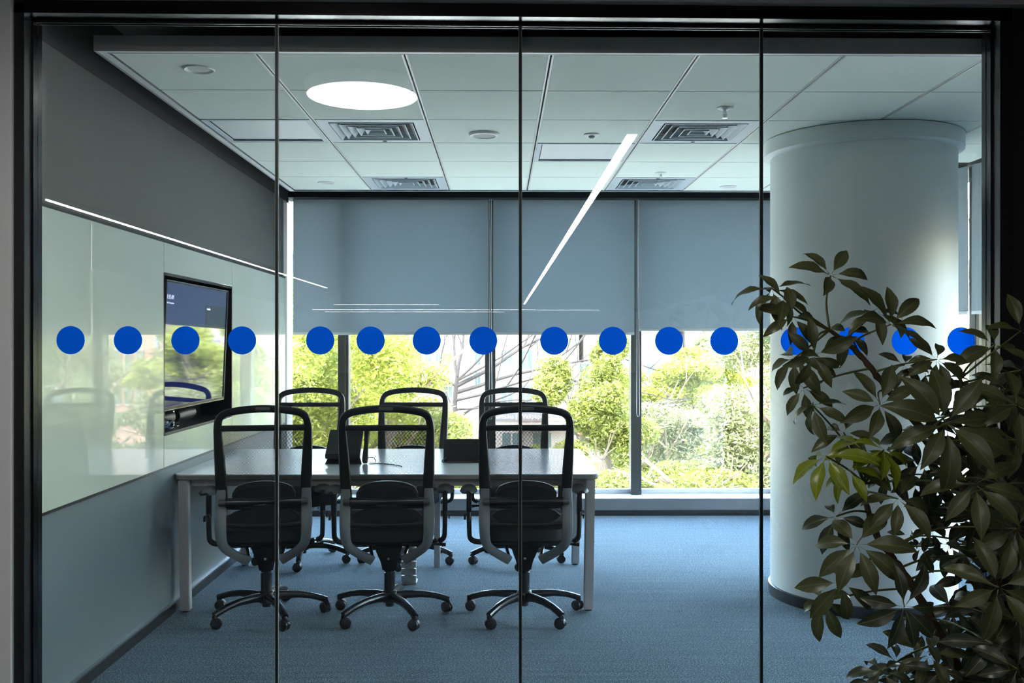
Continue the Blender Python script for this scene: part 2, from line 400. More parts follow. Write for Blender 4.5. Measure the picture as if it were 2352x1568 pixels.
# dots on the glass -----------------------------------------------------
pane_n = ['first', 'second', 'third', 'fourth']
dots = [161, 293, 425, 555, 735, 851, 980, 1110, 1273, 1408, 1537, 1664, 1826, 1955, 2081, 2209]
extra = {0: 'next to the black jamb', 3: 'beside the first seam', 4: 'over the leafy window corner', 7: 'in front of the second window post', 12: 'half covered by upper leaves of the plant',
         13: 'almost hidden by plant leaves', 14: 'over the round column with one leaf across it', 15: 'over the edge of the column'}
for k, px in enumerate(dots):
    p = P(px, 781+.15*k, 3.74)
    d = obj('glass_sticker', L([(.001, 0), (.0535, 0), (.0535, .0006), (.001, .0006)], 48, axis='Y'), M_blue, None, (p.x, 3.66+GY-.0009, p.z))
    tag(d, 'round blue sticker, %s from left on the %s glass pane from the left' % (pane_n[k % 4], pane_n[k//4]) + ((', '+extra[k]) if k in extra and len(extra[k].split()) < 3 else ''), 'sticker', 'blue dot stickers on the glass partition')

# corridor lamps --------------------------------------------------------
def vlamp(px, py, d): # mirror image in the glass at depth d -> real place
    X = (px-1145)/F*d; return X, 2*3.75-d
ZL = EYE+1.36
def pmir(px, py): d = 1.36*F/(777-py); return vlamp(px, py, d)
x, y = pmir(830, 214)
lp = empty('round_ceiling_lamp', (x, y, ZL)); tag(lp, 'large round flat ceiling lamp glowing white, reflected in the second glass pane', 'lamp')
obj('diffuser', L([(.001, 0), (.30, 0), (.305, .006), (.305, .02), (.001, .02)], 64), M_lamp, lp)
obj('housing', L([(.306, .002), (.312, .002), (.312, .07), (.001, .07)], 64), M_white, lp)
def linlamp(x, y0, y1, wd, lab):
    o = empty('linear_lamp', (x, y0, ZL)); tag(o, lab, 'lamp')
    obj('diffuser', B(-wd/2, wd/2, y1-y0, 0, 0, .006), M_lampl, o, sm=False)
    obj('housing', B(-wd/2-.004, wd/2+.004, y1-y0-.004, .004, .006, .07), M_black, o, sm=False)
x, y = pmir(1449, 301); linlamp(x, y, -27.5, .066, 'long linear ceiling lamp reflected as a diagonal white streak over the blinds')
x, y = pmir(92, 447); linlamp(x, .5, -17.2, .05, 'long linear ceiling lamp reflected as a thin streak over the left wall')
for k, (a, b, yy) in enumerate(((-7.8, 1.5, -33.5), (-7.8, .2, -36.5), (-6, -2.2, -28), (1.6, 4.2, -34))):
    o = empty('linear_lamp', ((a+b)/2, yy, ZL)); tag(o, 'crosswise linear lamp far behind, %s faint level streak reflected above the stickers' % ['longest', 'second longest', 'lowest short', 'right hand short'][k], 'lamp')
    obj('diffuser', B(-(b-a)/2, (b-a)/2, -.03, .03, 0, .006), M_lamp, o, sm=False)
    obj('housing', B(-(b-a)/2, (b-a)/2, -.034, .034, .006, .07), M_black, o, sm=False)

# blinds ----------------------------------------------------------------
def blind(M, u0, u1, zb, off, lab, zt=2.74, cord=None):
    o = empty('roller_blind'); o.matrix_world = M @ Matrix.Translation((u0, off, 0)); W_ = u1-u0
    tag(o, lab, 'blind', 'roller blinds on the windows')
    bm = bmesh.new(); n = 24; nz = 10; g = []
    for i in range(n+1):
        c = []
        for k in range(nz+1):
            x = W_*i/n; z = zb+.02+(zt-zb-.02)*k/nz
            yy = .004*math.sin(x*5.1+u0*3)*(1-k/nz)+.002*math.sin(x*13)
            c.append(bm.verts.new((x, yy, z)))
        g.append(c)
    for i in range(n):
        for k in range(nz): bm.faces.new((g[i][k], g[i+1][k], g[i+1][k+1], g[i][k+1]))
    obj('cloth', bm, M_cloth, o)
    bm = bmesh.new(); box(bm, 0, W_, -.006, .006, zb, zb+.024, bev=.004); obj('bottom_bar', bm, M_bar, o)
    bm = bmesh.new(); tube(bm, [(0, .03, zt), (W_, .03, zt)], .022, 12); obj('roller', bm, M_bar, o)
    if cord:
        cx, z1 = cord; bm = bmesh.new()
        tube(bm, cat([(cx-.008, -.03, zt-.05), (cx-.006, -.032, 2.0), (cx-.012, -.034, z1+.15), (cx-.010, -.034, z1+.02), (cx, -.034, z1), (cx+.012, -.034, z1+.02), (cx+.012, -.034, z1+.15), (cx+.004, -.03, 2.0), (cx+.006, -.03, zt-.05)], 4), .0022, 6)
        obj('pull_cord', bm, M_cord, o)
    return o
blind(Mb, PX(673, 8.42), PX(1122, 8.42), PZ(769, 8.42), .11, 'wide grey roller blind at the left, spanning two windows', cord=(PX(1127, 8.40)-PX(673, 8.42), PZ(962, 8.4)))
blind(Mb, PX(1133, 8.42), PX(1457, 8.42), PZ(769, 8.42), .11, 'narrow grey roller blind hanging in the middle window', cord=(PX(1465, 8.40)-PX(1133, 8.42), PZ(956, 8.4)))
blind(Mb, PX(1467, 8.42), PX(1782, 8.42), PZ(760, 8.42), .11, 'pale grey roller blind ending at the column, its hem slightly higher')
blind(Mb, PX(1795, 8.42), 2.70, PZ(760, 8.42), .11, 'roller blind hidden behind the round column')
blind(Mr, .42, 1.62, 1.66, .11, 'roller blind in the side window right behind the column')
blind(Mr, 1.66, 2.88, PZ(718, 6.4), .11, 'pale roller blind at far right between column and black jamb')

blind(Mr, 2.94, 4.2, 2.1, .11, 'unseen half raised roller blind, added to trim light from the near side windows')  # out-of-view blind, added with its hem set to limit light on the column

# ceiling fixtures -------------------------------------------------------
def vent(i, j, lab):
    x0, x1, y0, y1 = cell(i, j); o = empty('ceiling_vent', ((x0+x1)/2, (y0+y1)/2, ZC)); tag(o, lab, 'vent', 'square air vents in the ceiling')
    h = .287; q = .225
    bm = bmesh.new()
    for (a, b, c, d) in ((-h, h, -h, -q), (-h, h, q, h), (-h, -q, -q, q), (q, h, -q, q)): box(bm, a, b, c, d, 0, .006)
    obj('face_plate', bm, M_vent, o, sm=False)
    obj('duct_box', (lambda b: (box(b, -q, q, -q, q, .11, .115), box(b, -q-.004, -q, -q, q, .0, .11), box(b, q, q+.004, -q, q, .0, .11), box(b, -q, q, -q-.004, -q, 0, .11), box(b, -q, q, q, q+.004, 0, .11), b)[-1])(bmesh.new()), M_void, o, sm=False)
    for k in range(5):
        a = q-.002-k*.042; b = a-.046
        bm = bmesh.new()
        def sq(s, z): return [Vector((-s, -s, z)), Vector((s, -s, z)), Vector((s, s, z)), Vector((-s, s, z))]
        # flared cone: narrow inlet high, wide edge low
        ring(bm, [sq(a, -.003), sq(a-.004, -.001), sq(b, .045), sq(b-.002, .045), sq(a-.006, -.003)], close=True)
        obj('louvre', bm, M_vent, o, sm=False)
    obj('centre_plate', B(-.018, .018, -.018, .018, .012, .016), M_vent, o, sm=False)
    s = -1 if j < 5 else 1
    obj('sensor', L([(.001, -.003), (.011, -.003), (.012, 0)], 16, (0.02, s*-.258, 0)), M_black, o)
    return o
vent(1, 2, 'square louvred air vent left of the speaker, nearer of the left pair')
vent(1, 5, 'square louvred air vent above the wide left blind, far end of the ceiling')
vent(4, 2, 'square louvred air vent between the third seam and the diagonal light streak')
vent(4, 5, 'square louvred air vent beyond the far sprinkler, above the right blind')
def hatch(i, j, lab):
    x0, x1, y0, y1 = cell(i, j); o = empty('access_panel', ((x0+x1)/2, (y0+y1)/2, ZC)); tag(o, lab, 'panel', 'access panels in the ceiling')
    h = .287; q = .262; bm = bmesh.new()
    for (a, b, c, d) in ((-h, h, -h, -q), (-h, h, q, h), (-h, -q, -q, q), (q, h, -q, q)): box(bm, a, b, c, d, -.002, .008)
    obj('frame', bm, M_vent, o, sm=False)
    bm = bmesh.new(); box(bm, -q+.006, q-.006, -q+.004, q-.014, .008, .014, bev=.002, seg=1); 
    obj('door', bm, M_white, o, sm=False)
hatch(0, 2, 'flush metal access panel by the left edge of the ceiling')
hatch(3, 3, 'flush metal access panel under the diagonal light streak')
def ceilpt(px, py): d = (ZC-EYE)*F/(786-py); return Vector((PX(px, d), d, ZC))
def downlight(px, py, r, lab, deep=True):
    o = empty('downlight', ceilpt(px, py)); tag(o, lab, 'light', 'round recessed downlights')
    obj('trim_ring', L([(r, 0), (r, -.004), (r*.92, -.006), (r*.72, -.001), (r*.70, .004)], 40), M_white, o)
    obj('diffuser', L([(.001, -.0005), (r*.71, -.0005), (r*.71, .003), (.001, .003)], 40), M_rail, o)
downlight(457, 161, .067, 'recessed downlight in the near left corner tile of the ceiling')
downlight(749, 420, .062, 'recessed downlight in the far left corner of the ceiling')
downlight(1673, 427, .062, 'recessed downlight at the far right, left of the column')
o = empty('ceiling_speaker', ceilpt(1112, 307)); tag(o, 'round ceiling speaker with a raised rim between the two near vents', 'speaker')
obj('rim', L([(.086, 0), (.086, -.006), (.080, -.014), (.066, -.016), (.063, -.010)], 40), M_white, o); obj('grille', L([(.001, -.012), (.064, -.012), (.064, -.004), (.001, -.004)], 40), M_fascia, o)
o = empty('smoke_detector', ceilpt(1359, 308)); tag(o, 'small white round detector left of the diagonal light streak', 'detector')
obj('rim', L([(.044, 0), (.044, -.006), (.036, -.010), (.001, -.010)], 32), M_white, o); obj('sensor_cap', L([(.018, -.010), (.018, -.016), (.010, -.022), (.001, -.022)], 20), M_fascia, o)
def sprinkler(px, py, lab):
    o = empty('sprinkler', ceilpt(px, py)); tag(o, lab, 'sprinkler', 'pendent ceiling sprinklers')
    obj('escutcheon', L([(.040, 0), (.040, -.003), (.024, -.010), (.010, -.012), (.001, -.012)], 28), M_white, o)
    bm = bmesh.new(); lathe(bm, [(.008, -.01), (.008, -.026), (.005, -.028)], 14)
    for s in (-1, 1): tube(bm, [(s*.007, 0, -.024), (s*.009, 0, -.036), (s*.003, 0, -.050)], .002, 6)
    lathe(bm, [(.0025, -.026), (.0025, -.05)], 8); obj('frame_arms', bm, M_chrome, o)
    obj('deflector', L([(.001, -.050), (.015, -.050), (.015, -.052), (.001, -.052)], 20), M_chrome, o)
sprinkler(1665, 246, 'pendent sprinkler in the near row, left of the third glass seam')
sprinkler(1518, 396, 'pendent sprinkler in the far row, nearer the window')
# ================================================================= TV AND NICHE
tv = empty('television', (WL-.01, 5.79, 1.10)); tag(tv, 'wall television in the black niche of the left wall, dark blue screen', 'television')
tv.rotation_euler = (0, R(2.4), 0)   # leans forward at the top
y0, y1 = 5.215-5.79, 6.385-5.79
obj('casing', B(-.05, -.004, y0, y1, 0, .70, bev=.004), M_plas, tv)
obj('bezel', (lambda b: (box(b, -.006, .004, y0, y1, 0, .018), box(b, -.006, .004, y0, y1, .688, .70), box(b, -.006, .004, y0, y0+.012, .018, .688), box(b, -.006, .004, y1-.012, y1, .018, .688), b)[-1])(bmesh.new()), M_plas2, tv, sm=False)
obj('bezel_edge', (lambda b: (box(b, .004, .006, y0, y1, 0, .004), box(b, .004, .006, y0, y1, .697, .70), box(b, .004, .006, y1-.003, y1, 0, .70), b)[-1])(bmesh.new()), M_chrome, tv, sm=False)
scr = obj('screen', B(-.004, 0, y0+.012, y1-.012, .018, .688), M_screen, tv, sm=False)
obj('status_card', B(0, .0006, 5.93-5.79, 6.36-5.79, .43, .592), M_tilew, scr, sm=False)
text('clock_text', '11:13 AM', .034, M_txt, (.0012, 5.232-5.79, .600), (R(90), 0, R(90)), scr, ext=.0003, sx=.85)
text('caption_text', '7.40 F-2E Meeting Room', .012, M_txt, (.0012, 5.232-5.79, .575), (R(90), 0, R(90)), scr, ext=.0003)
text('status_text', 'Available', .020, M_txt, (.0014, 5.95-5.79, .562), (R(90), 0, R(90)), scr, ext=.0003)
vb = empty('video_bar', (-1.865, 5.62, NZ0+.012)); tag(vb, 'black cylindrical conference speaker bar on the niche floor under the television', 'speaker')
for s in (-1, 1):
    obj('speaker_tube', L([(.001, s*.04), (.033, s*.04), (.038, s*.05), (.038, s*.32), (.034, s*.338), (.001, s*.34)], 28, (0, 0, .058), 'Y'), M_plas, vb)
obj('stand', (lambda b: (box(b, -.03, .035, -.018, .018, 0, .006, bev=.002), box(b, -.012, .012, -.012, .012, .004, .09, bev=.003), b)[-1])(bmesh.new()), M_chrome, vb)
cc = empty('network_cable', (-1.83, 5.37, NZ0+.012)); tag(cc, 'coiled blue network cable lying on the niche floor', 'cable')
bm = bmesh.new(); pts = []
for k in range(110):
    a = k/110*2*math.pi*4.3; r = .045+.012*math.sin(k*.21)
    pts.append((r*math.cos(a)*.75, r*math.sin(a)*2.1+.01*math.sin(k*.13), .006+.00035*k+.004*math.sin(a*1.5)))
pts += cat([pts[-1], (.01, -.03, .075), (-.03, .04, .09), (-.06, .1, .06), (-.12, .12, .03)], 5)
tube(bm, pts, .0032, 6); obj('cable_jacket', bm, M_bluec, cc)
obj('plug', B(-.012, .012, .02, .055, .03, .045, bev=.002), M_cord, cc)

# ================================================================= TABLE
TX0, TX1, TY0, TY1, TZ = -1.772, .54, 5.357, 6.64, .75
tb = empty('conference_table', ((TX0+TX1)/2, (TY0+TY1)/2, 0)); tag(tb, 'long white-topped conference table with square white legs, end against the left wall', 'table')
hx, hy = (TX1-TX0)/2, (TY1-TY0)/2
def rrect(x0, x1, y0, y1, r, z, n=6):
    out = []
    for cx, cy, a0 in ((x1-r, y1-r, 0), (x0+r, y1-r, 90), (x0+r, y0+r, 180), (x1-r, y0+r, 270)):
        for k in range(n+1): a = R(a0+90*k/n); out.append(Vector((cx+r*math.cos(a), cy+r*math.sin(a), z)))
    return out
bm = bmesh.new(); ring(bm, [rrect(-hx, hx, -hy, hy, .05, z) for z in (TZ-.006, TZ-.001)]+[rrect(-hx+.001, hx-.001, -hy+.001, hy-.001, .05, TZ)]); obj('tabletop', bm, M_tabt, tb)
bm = bmesh.new(); ring(bm, [rrect(-hx+.006, hx-.006, -hy+.006, hy-.006, .045, TZ-.032), rrect(-hx, hx, -hy, hy, .05, TZ-.026), rrect(-hx, hx, -hy, hy, .05, TZ-.006)]); obj('edge_band', bm, M_tabe, tb)
legs = [(PX(1353, 5.39), 5.39), (PX(1323, 6.5), 6.5), (PX(425, 5.39), 5.39), (-1.68, 6.5)]
for (x, y) in legs:
    x -= tb.location.x; yy = y-tb.location.y; s = 1 if x > 0 else -1
    bm = bmesh.new(); ring(bm, [[Vector((x+dx*.026+o_*s, yy+dy*.026, z)) for dx, dy in ((-1, -1), (1, -1), (1, 1), (-1, 1))] for z, o_ in ((.008, -.006), (TZ-.032, .006))])
    bmesh.ops.bevel(bm, geom=list(bm.edges), offset=.005, segments=2, affect='EDGES')
    lo = obj('leg', bm, M_leg, tb)
    obj('foot_pad', L([(.001, 0), (.02, 0), (.02, .009), (.001, .009)], 16, (x-.006*s, yy, 0)), M_plas, lo)
for xm in (-.41,):
    x = xm-tb.location.x; obj('leg', B(x-.02, x+.02, .42, .46, 0, TZ-.032, bev=.003), M_leg, tb)
bm = bmesh.new()
for y in (-hy+.06, hy-.1): box(bm, -hx+.1, hx-.06, y-.02, y+.02, TZ-.07, TZ-.033, bev=.003)
for x in (-hx+.1, hx-.08, .05): box(bm, x-.02, x+.02, -hy+.06, hy-.1, TZ-.07, TZ-.033, bev=.003)
obj('under_frame', bm, M_leg, tb)
x = PX(938, 5.95)
cr = empty('cable_riser', (x, 6.02, 0)); tag(cr, 'white slatted cable riser standing on the carpet under the table', 'cable riser')
obj('spine', B(-.03, .03, -.02, .05, .0, .70, bev=.004), M_white, cr)
for k in range(16): obj('slat', B(-.045, .045, -.05, -.02, .014+k*.043, .014+k*.043+.038, bev=.004), M_leg, cr)
obj('foot', B(-.047, .047, -.052, .055, 0, .012, bev=.003), M_leg, cr)

# desk phone
ph = empty('desk_phone', (PX(792, 5.87), 5.87, TZ), 0); tag(ph, 'black desk telephone seen from behind on the table, between the first two near chairs', 'telephone')
ph.scale = (1, 1, 1)
def poly_x(bm, prof, x0, x1, bev=.003):
    a = [Vector((x0, y, z)) for y, z in prof]; b = [Vector((x1, y, z)) for y, z in prof]; ring(bm, [a, b])
bm = bmesh.new(); poly_x(bm, [(.07, .035), (-.075, .17), (-.085, .188), (-.07, .192), (.10, .06), (.10, .035)], -.10, .10); bmesh.ops.bevel(bm, geom=list(bm.edges), offset=.004, segments=2, affect='EDGES')
obj('body', bm, M_plas, ph, rot=(0, 0, R(180)))
bm = bmesh.new(); ring(bm, [[Vector((-w_, y, z)), Vector((w_, y, z)), Vector((w_, y+.012, z)), Vector((-w_, y+.012, z))] for w_, y, z in ((.108, -.06, .0), (.10, -.045, .02), (.075, -.005, .09), (.085, .03, .13), (.096, .055, .17))])
obj('stand', bm, M_plas, ph)
obj('stand_slot', B(-.035, .035, -.052, -.046, .045, .056), M_silv, ph)
bm = bmesh.new(); band(bm, [(.125, .08, .17), (.127, .05, .185), (.128, -.0, .12), (.128, -.055, .03), (.128, -.065, .012)], [.045, .05, .04, .05, .045], [.03, .035, .025, .035, .03], (1, 0, 0)); obj('handset', bm, M_plas, ph)
bm = bmesh.new(); tube(bm, cat([(.12, -.03, .03), (.17, -.02, .035), (.185, -.03, .015), (.18, -.05, .004), (.15, -.055, .004), (.22, -.07, .004), (.30, -.12, .004), (.36, -.20, .004)], 5), .0028, 6); obj('cord', bm, M_plas, ph)
# touch panel
tp = empty('touch_panel', (PX(1066, 5.93), 5.93, TZ)); tag(tp, 'black tabletop touch panel with slanted back, cable behind, left of the third near chair', 'touch panel')
bm = bmesh.new(); poly_x(bm, [(-.045, .0), (-.025, .135), (-.019, .138), (-.014, .135), (.06, .004), (.06, 0)], -.122, .122); bmesh.ops.bevel(bm, geom=list(bm.edges), offset=.003, segments=2, affect='EDGES')
obj('body', bm, M_plas2, tp)
obj('rear_foot', B(-.10, .10, -.075, -.03, 0, .010, bev=.004), M_plas, tp)
bm = bmesh.new(); tube(bm, cat([(.05, -.075, .006), (-.06, -.09, .005), (-.12, -.075, .006), (-.128, -.055, .012), (-.115, -.045, .02), (-.105, -.04, .03)], 5), .0035, 6); obj('cable', bm, M_knob, tp)

# ================================================================= CHAIRS
def yb(z):  # back lean profile
    pts = [(.40, -.175), (.50, -.20), (.62, -.195), (.72, -.205), (.85, -.232), (1.0, -.268), (1.15, -.315)]
    for (a, b), (c, d) in zip(pts[:-1], pts[1:]):
        if z <= c: t = max(0, (z-a)/(c-a)); return b+(d-b)*t
    return pts[-1][1]
def make_chair():
    r = empty('office_chair')
    half = [(.207, .60), (.210, .68), (.214, .78), (.218, .88), (.222, .98), (.2225, 1.04), (.214, 1.082), (.187, 1.108), (.135, 1.121), (.07, 1.129), (0, 1.132)]
    hw = [.052, .058, .057, .053, .045, .040, .038, .038, .038, .038, .038]
    path = [(-x, z) for x, z in half]+[(x, z) for x, z in half[-2::-1]]; ws = hw+hw[-2::-1]
    pts = cat([(x, yb(z), z) for x, z in path], 3); ws = lerp_list(ws, len(pts))
    bm = bmesh.new(); band(bm, pts, [.026]*len(pts) if False else ws, [.030]*len(pts), (0, 1, .22)); obj('back_frame', bm, M_plas, r)
    obj('badge', B(-.036, .036, yb(1.13)-.018, yb(1.13)-.012, 1.124, 1.140, bev=.003), M_badge, r)
    bm = bmesh.new(); band(bm, [(x, yb(1.03)+.004*(1-(x/.2)**2), 1.032) for x in (-.222, -.15, -.05, .05, .15, .222)], [.031]*6, [.020]*6, (0, 1, .2)); obj('cross_rail', bm, M_plas, r)
    bm = bmesh.new(); n = 12; nz = 18; g = []
    for k in range(nz+1):
        z = .50+(1.028-.50)*k/nz; hwid = np.interp(z, [.5, .62, .75, .9, 1.03], [.185, .19, .198, .21, .215])
        g.append([bm.verts.new((hwid*(2*i/n-1), yb(z)-.006+.010*(1-(2*i/n-1)**2), z)) for i in range(n+1)])
    for k in range(nz):
        for i in range(n): bm.faces.new((g[k][i], g[k][i+1], g[k+1][i+1], g[k+1][i]))
    obj('mesh_back', bm, M_mesh, r)
    # lumbar pad, arched
    def plate(name, wd, z0, z1, y, th, m, top=True, bot=False):
        bm = bmesh.new(); n = 16; out = []
        for i in range(n+1):
            t = -1+2*i/n; h = (1-abs(t)**2.2)**.5 if abs(t) < 1 else 0
            out.append((t*wd, z0 if not bot else z0+(1-h)*(z1-z0)*.5, (z0+.5*(z1-z0))+(z1-z0)*.5*h if top else z1))
        R1 = [Vector((x, y, b)) for x, a, b in out]+[Vector((x, y, a)) for x, a, b in out[::-1]]
        ring(bm, [[v+Vector((0, dy, 0)) for v in R1] for dy in (-th, th)])
        bmesh.ops.remove_doubles(bm, verts=bm.verts, dist=.0005)
        obj(name, bm, m, r, sm=False)
    plate('lumbar_pad', .158, .635, .755, yb(.7)-.012, .012, M_plas)
    plate('lumbar_trim', .150, .640, .728, yb(.7)-.028, .006, M_plas2)
    plate('lower_pad', .178, .535, .615, yb(.57)-.006, .010, M_plas, bot=True)
    bm = bmesh.new(); lathe(bm, [(.001, -.19), (.024, -.188), (.024, -.12), (.016, -.04), (.013, 0), (.016, .04), (.024, .12), (.024, .188), (.001, .19)], 20, (0, yb(.65)-.048, .652), 'X')
    obj('lumbar_bar', bm, M_plas2, r)
    for s in (-1, 1): obj('lumbar_knob', L([(.001, s*.185), (.019, s*.186), (.019, s*.212), (.015, s*.222), (.001, s*.224)], 20, (0, yb(.65)-.048, .652), 'X'), M_knob, r)
    for (z, h) in ((.618, .012), (.527, .020), (.505, .010)):
        pass
    bm = bmesh.new(); band(bm, [(x, yb(.60)-.004, .616+.006*(x/.19)**2) for x in (-.195, -.1, 0, .1, .195)], [.022]*5, [.014]*5, (0, 1, 0))
    band(bm, [(x, yb(.52)-.004, .523+.008*(x/.19)**2) for x in (-.19, -.1, 0, .1, .19)], [.026]*5, [.018]*5, (0, 1, 0)); obj('lower_rails', bm, M_plas, r)
    # silver uprights
    for s in (-1, 1):
        p = cat([(s*.212, yb(.7)-.012, .715), (s*.214, yb(.62)-.020, .62), (s*.214, -.226, .52), (s*.210, -.222, .460), (s*.196, -.210, .418), (s*.150, -.17, .372), (s*.085, -.12, .326)], 4)
        ws = lerp_list([.044, .056, .056, .052, .046, .044, .050], len(p)); hs = lerp_list([.026, .03, .036, .042, .042, .034, .03], len(p))
        bm = bmesh.new(); band(bm, p, ws, hs, [(0, 1, 0)]*len(p), 14, 4); obj('upright', bm, M_silv, r)
        bm = bmesh.new(); band(bm, [(s*.232, yb(.5)+.01, .56), (s*.236, -.15, .53), (s*.232, -.09, .49)], [.08, .07, .03], [.014, .016, .01], (1, 0, 0)); obj('side_wing', bm, M_silv, r)
    # seat
    bm = bmesh.new(); rings = []
    for z, k, fy in ((.425, .90, 0), (.432, .97, 0), (.455, 1.0, 0), (.500, 1.0, 0), (.516, .975, 0), (.524, .90, 0), (.526, .6, 0)):
        rr = []
        for i in range(40):
            a = 2*math.pi*i/40; c, q = math.cos(a), math.sin(a); d = (abs(c)**4+abs(q)**4)**-.25
            x = c*d*.235*k; y = q*d*.235*k+.055
            zz = z-(.03*max(0, (y-.15)/.14)**2 if y > .15 else 0)
            rr.append(Vector((x, y, zz)))
        rings.append(rr)
    ring(bm, rings); obj('seat', bm, M_seat, r)
    bm = bmesh.new(); ring(bm, [[Vector((x*kx, y*kx+.05, z)) for x, y in ((-.2, -.2), (.2, -.2), (.2, .2), (-.2, .2))] for z, kx in ((.402, .85), (.426, 1.02))]); bmesh.ops.bevel(bm, geom=list(bm.edges), offset=.008, segments=2, affect='EDGES')
    obj('seat_pan', bm, M_plas, r)
    # mechanism
    bm = bmesh.new(); ring(bm, [[Vector((x, y, z)) for x, y in ((-a, -b), (a, -b), (a, b), (-a, b))] for z, a, b in ((.245, .034, .036), (.30, .045, .05), (.35, .062, .09), (.40, .075, .12))]); bmesh.ops.bevel(bm, geom=list(bm.edges), offset=.008, segments=2, affect='EDGES')
    box(bm, -.19, .19, -.02, .02, .375, .398, bev=.005); obj('tilt_mechanism', bm, M_plas, r)
    bm = bmesh.new()
    for s in (-1, 1): tube(bm, [(s*.085, -.10, .34), (s*.105, -.02, .40)], .009, 10)
    obj('spring', bm, M_chrome, r)
    obj('bolt', L([(.001, -.108), (.007, -.108), (.007, -.095)], 12, (0, 0, .33), 'Y'), M_chrome, r)
    bm = bmesh.new(); tube(bm, [(.06, .03, .385), (.26, .03, .375), (.30, .03, .372)], [.006, .006, .010], 8); obj('lever', bm, M_plas, r)
    for s in (-1, 1):
        bm = bmesh.new()
        band(bm, cat([(s*.17, 0, .398), (s*.25, 0, .398), (s*.288, 0, .415), (s*.295, 0, .46), (s*.296, 0, .56)], 4), [.06]*17, [.026]*17, [(0, 0, 1)]*4+[(1, 0, .2)]*13)
        a = obj('armrest', bm, M_plas, r)
        obj('arm_post', B(s*.296-.014, s*.296+.014, -.022, .022, .54, .665, bev=.005), M_plas2, a)
        rings = []
        for t, wd, th in ((-1, .03, .012), (-.85, .066, .022), (-.4, .092, .030), (.2, .092, .030), (.75, .078, .024), (1, .04, .012)):
            rr = []
            for i in range(14):
                an = 2*math.pi*i/14; rr.append(Vector((s*.298+wd/2*math.cos(an), .01+.13*t, .682+th/2*math.sin(an)-.008*abs(math.cos(an))**2)))
            rings.append(rr)
        bm = bmesh.new(); ring(bm, rings); obj('arm_pad', bm, M_plas, a)
        obj('height_button', B(s*.315, s*.322, -.012, .012, .52, .545, bev=.002), M_plas2, a)
    obj('gas_column', L([(.024, .27), (.024, .235), (.030, .233), (.029, .13), (.030, .12)], 24), M_plas2, r)
    obj('base_hub', L([(.001, .055), (.022, .055), (.024, .075), (.040, .080), (.046, .105), (.040, .132), (.031, .140), (.001, .140)], 24), M_plas, r)
    for k in range(5):
        a = R(-90+36+72*k); c, q = math.cos(a), math.sin(a)
        p = [(c*t, q*t, z) for t, z in ((.025, .108), (.09, .112), (.17, .110), (.24, .098), (.29, .082), (.318, .070))]
        bm = bmesh.new(); band(bm, p, [.052, .046, .042, .038, .036, .032], [.05, .042, .036, .032, .032, .034], (0, 0, 1), 12, 2.6); obj('base_leg', bm, M_plas2, r)
        ca = empty_part = None
        th = a+rnd.uniform(-1.2, 1.2) if False else a+R([40, -60, 80, 20, -35][k])
        cx, cy = c*.315, q*.315
        bm = bmesh.new(); lathe(bm, [(.012, .052), (.014, .062), (.010, .075)], 12, (cx, cy, 0))
        hood = []
        u = Vector((math.cos(th), math.sin(th), 0)); v = Vector((-u.y, u.x, 0)); C0 = Vector((cx, cy, .030))-u*.008
        for sgn in (-1, 1):
            hood.append([C0+v*(sgn*.006)+(u*math.cos(R(b))+Vector((0, 0, 1))*math.sin(R(b)))*rad for b, rad in [(g_, .0305) for g_ in range(-20, 201, 22)]+[(g_, .012) for g_ in range(200, -21, -44)]])
        ring(bm, hood); ca = obj('caster', bm, M_rub, r)
        for sgn in (-1, 1):
            bm = bmesh.new(); rings = []
            for rad, off in ((.001, .024), (.016, .024), (.026, .021), (.029, .016), (.029, .009), (.026, .007), (.001, .007)):
                rings.append([C0+v*(sgn*off)+(u*math.cos(2*math.pi*i/20)+Vector((0, 0, 1))*math.sin(2*math.pi*i/20))*rad for i in range(20)])
            ring(bm, rings); obj('wheel', bm, M_rub, ca)
    return r
chair = make_chair()
spots = [(PX(612, 5.286), 5.286, R(10), R(-5.5), 'near office chair with mesh back at the left, beside the white table leg'),
         (PX(895, 5.286), 5.286, R(3), R(-5.5), 'middle near office chair with mesh back, in front of the desk telephone'),
         (PX(1204, 5.286), 5.286, R(1), R(0), 'near office chair with mesh back at the right end of the table'),
         (PX(708, 6.9)+.02, 6.62, R(181), R(186), 'far side office chair nearest the television, facing the camera'),
         (PX(947, 6.9), 6.62, R(178), R(175), 'middle far side office chair, facing the camera from the window side'),
         (PX(1184, 6.9), 6.62, R(183), R(184), 'far side office chair behind the right near chair, facing the camera')]
first = True
for x, y, rz, br, lab in spots:
    c = chair if first else dup(chair); first = False
    c.location = (x, y, 0); c.rotation_euler = (0, 0, rz)
    for ch in c.children:
        if ch.name.split('.')[0] in ('base_leg', 'caster'): ch.rotation_euler = (0, 0, br-rz)
    tag(c, lab, 'chair', 'office chairs around the conference table')

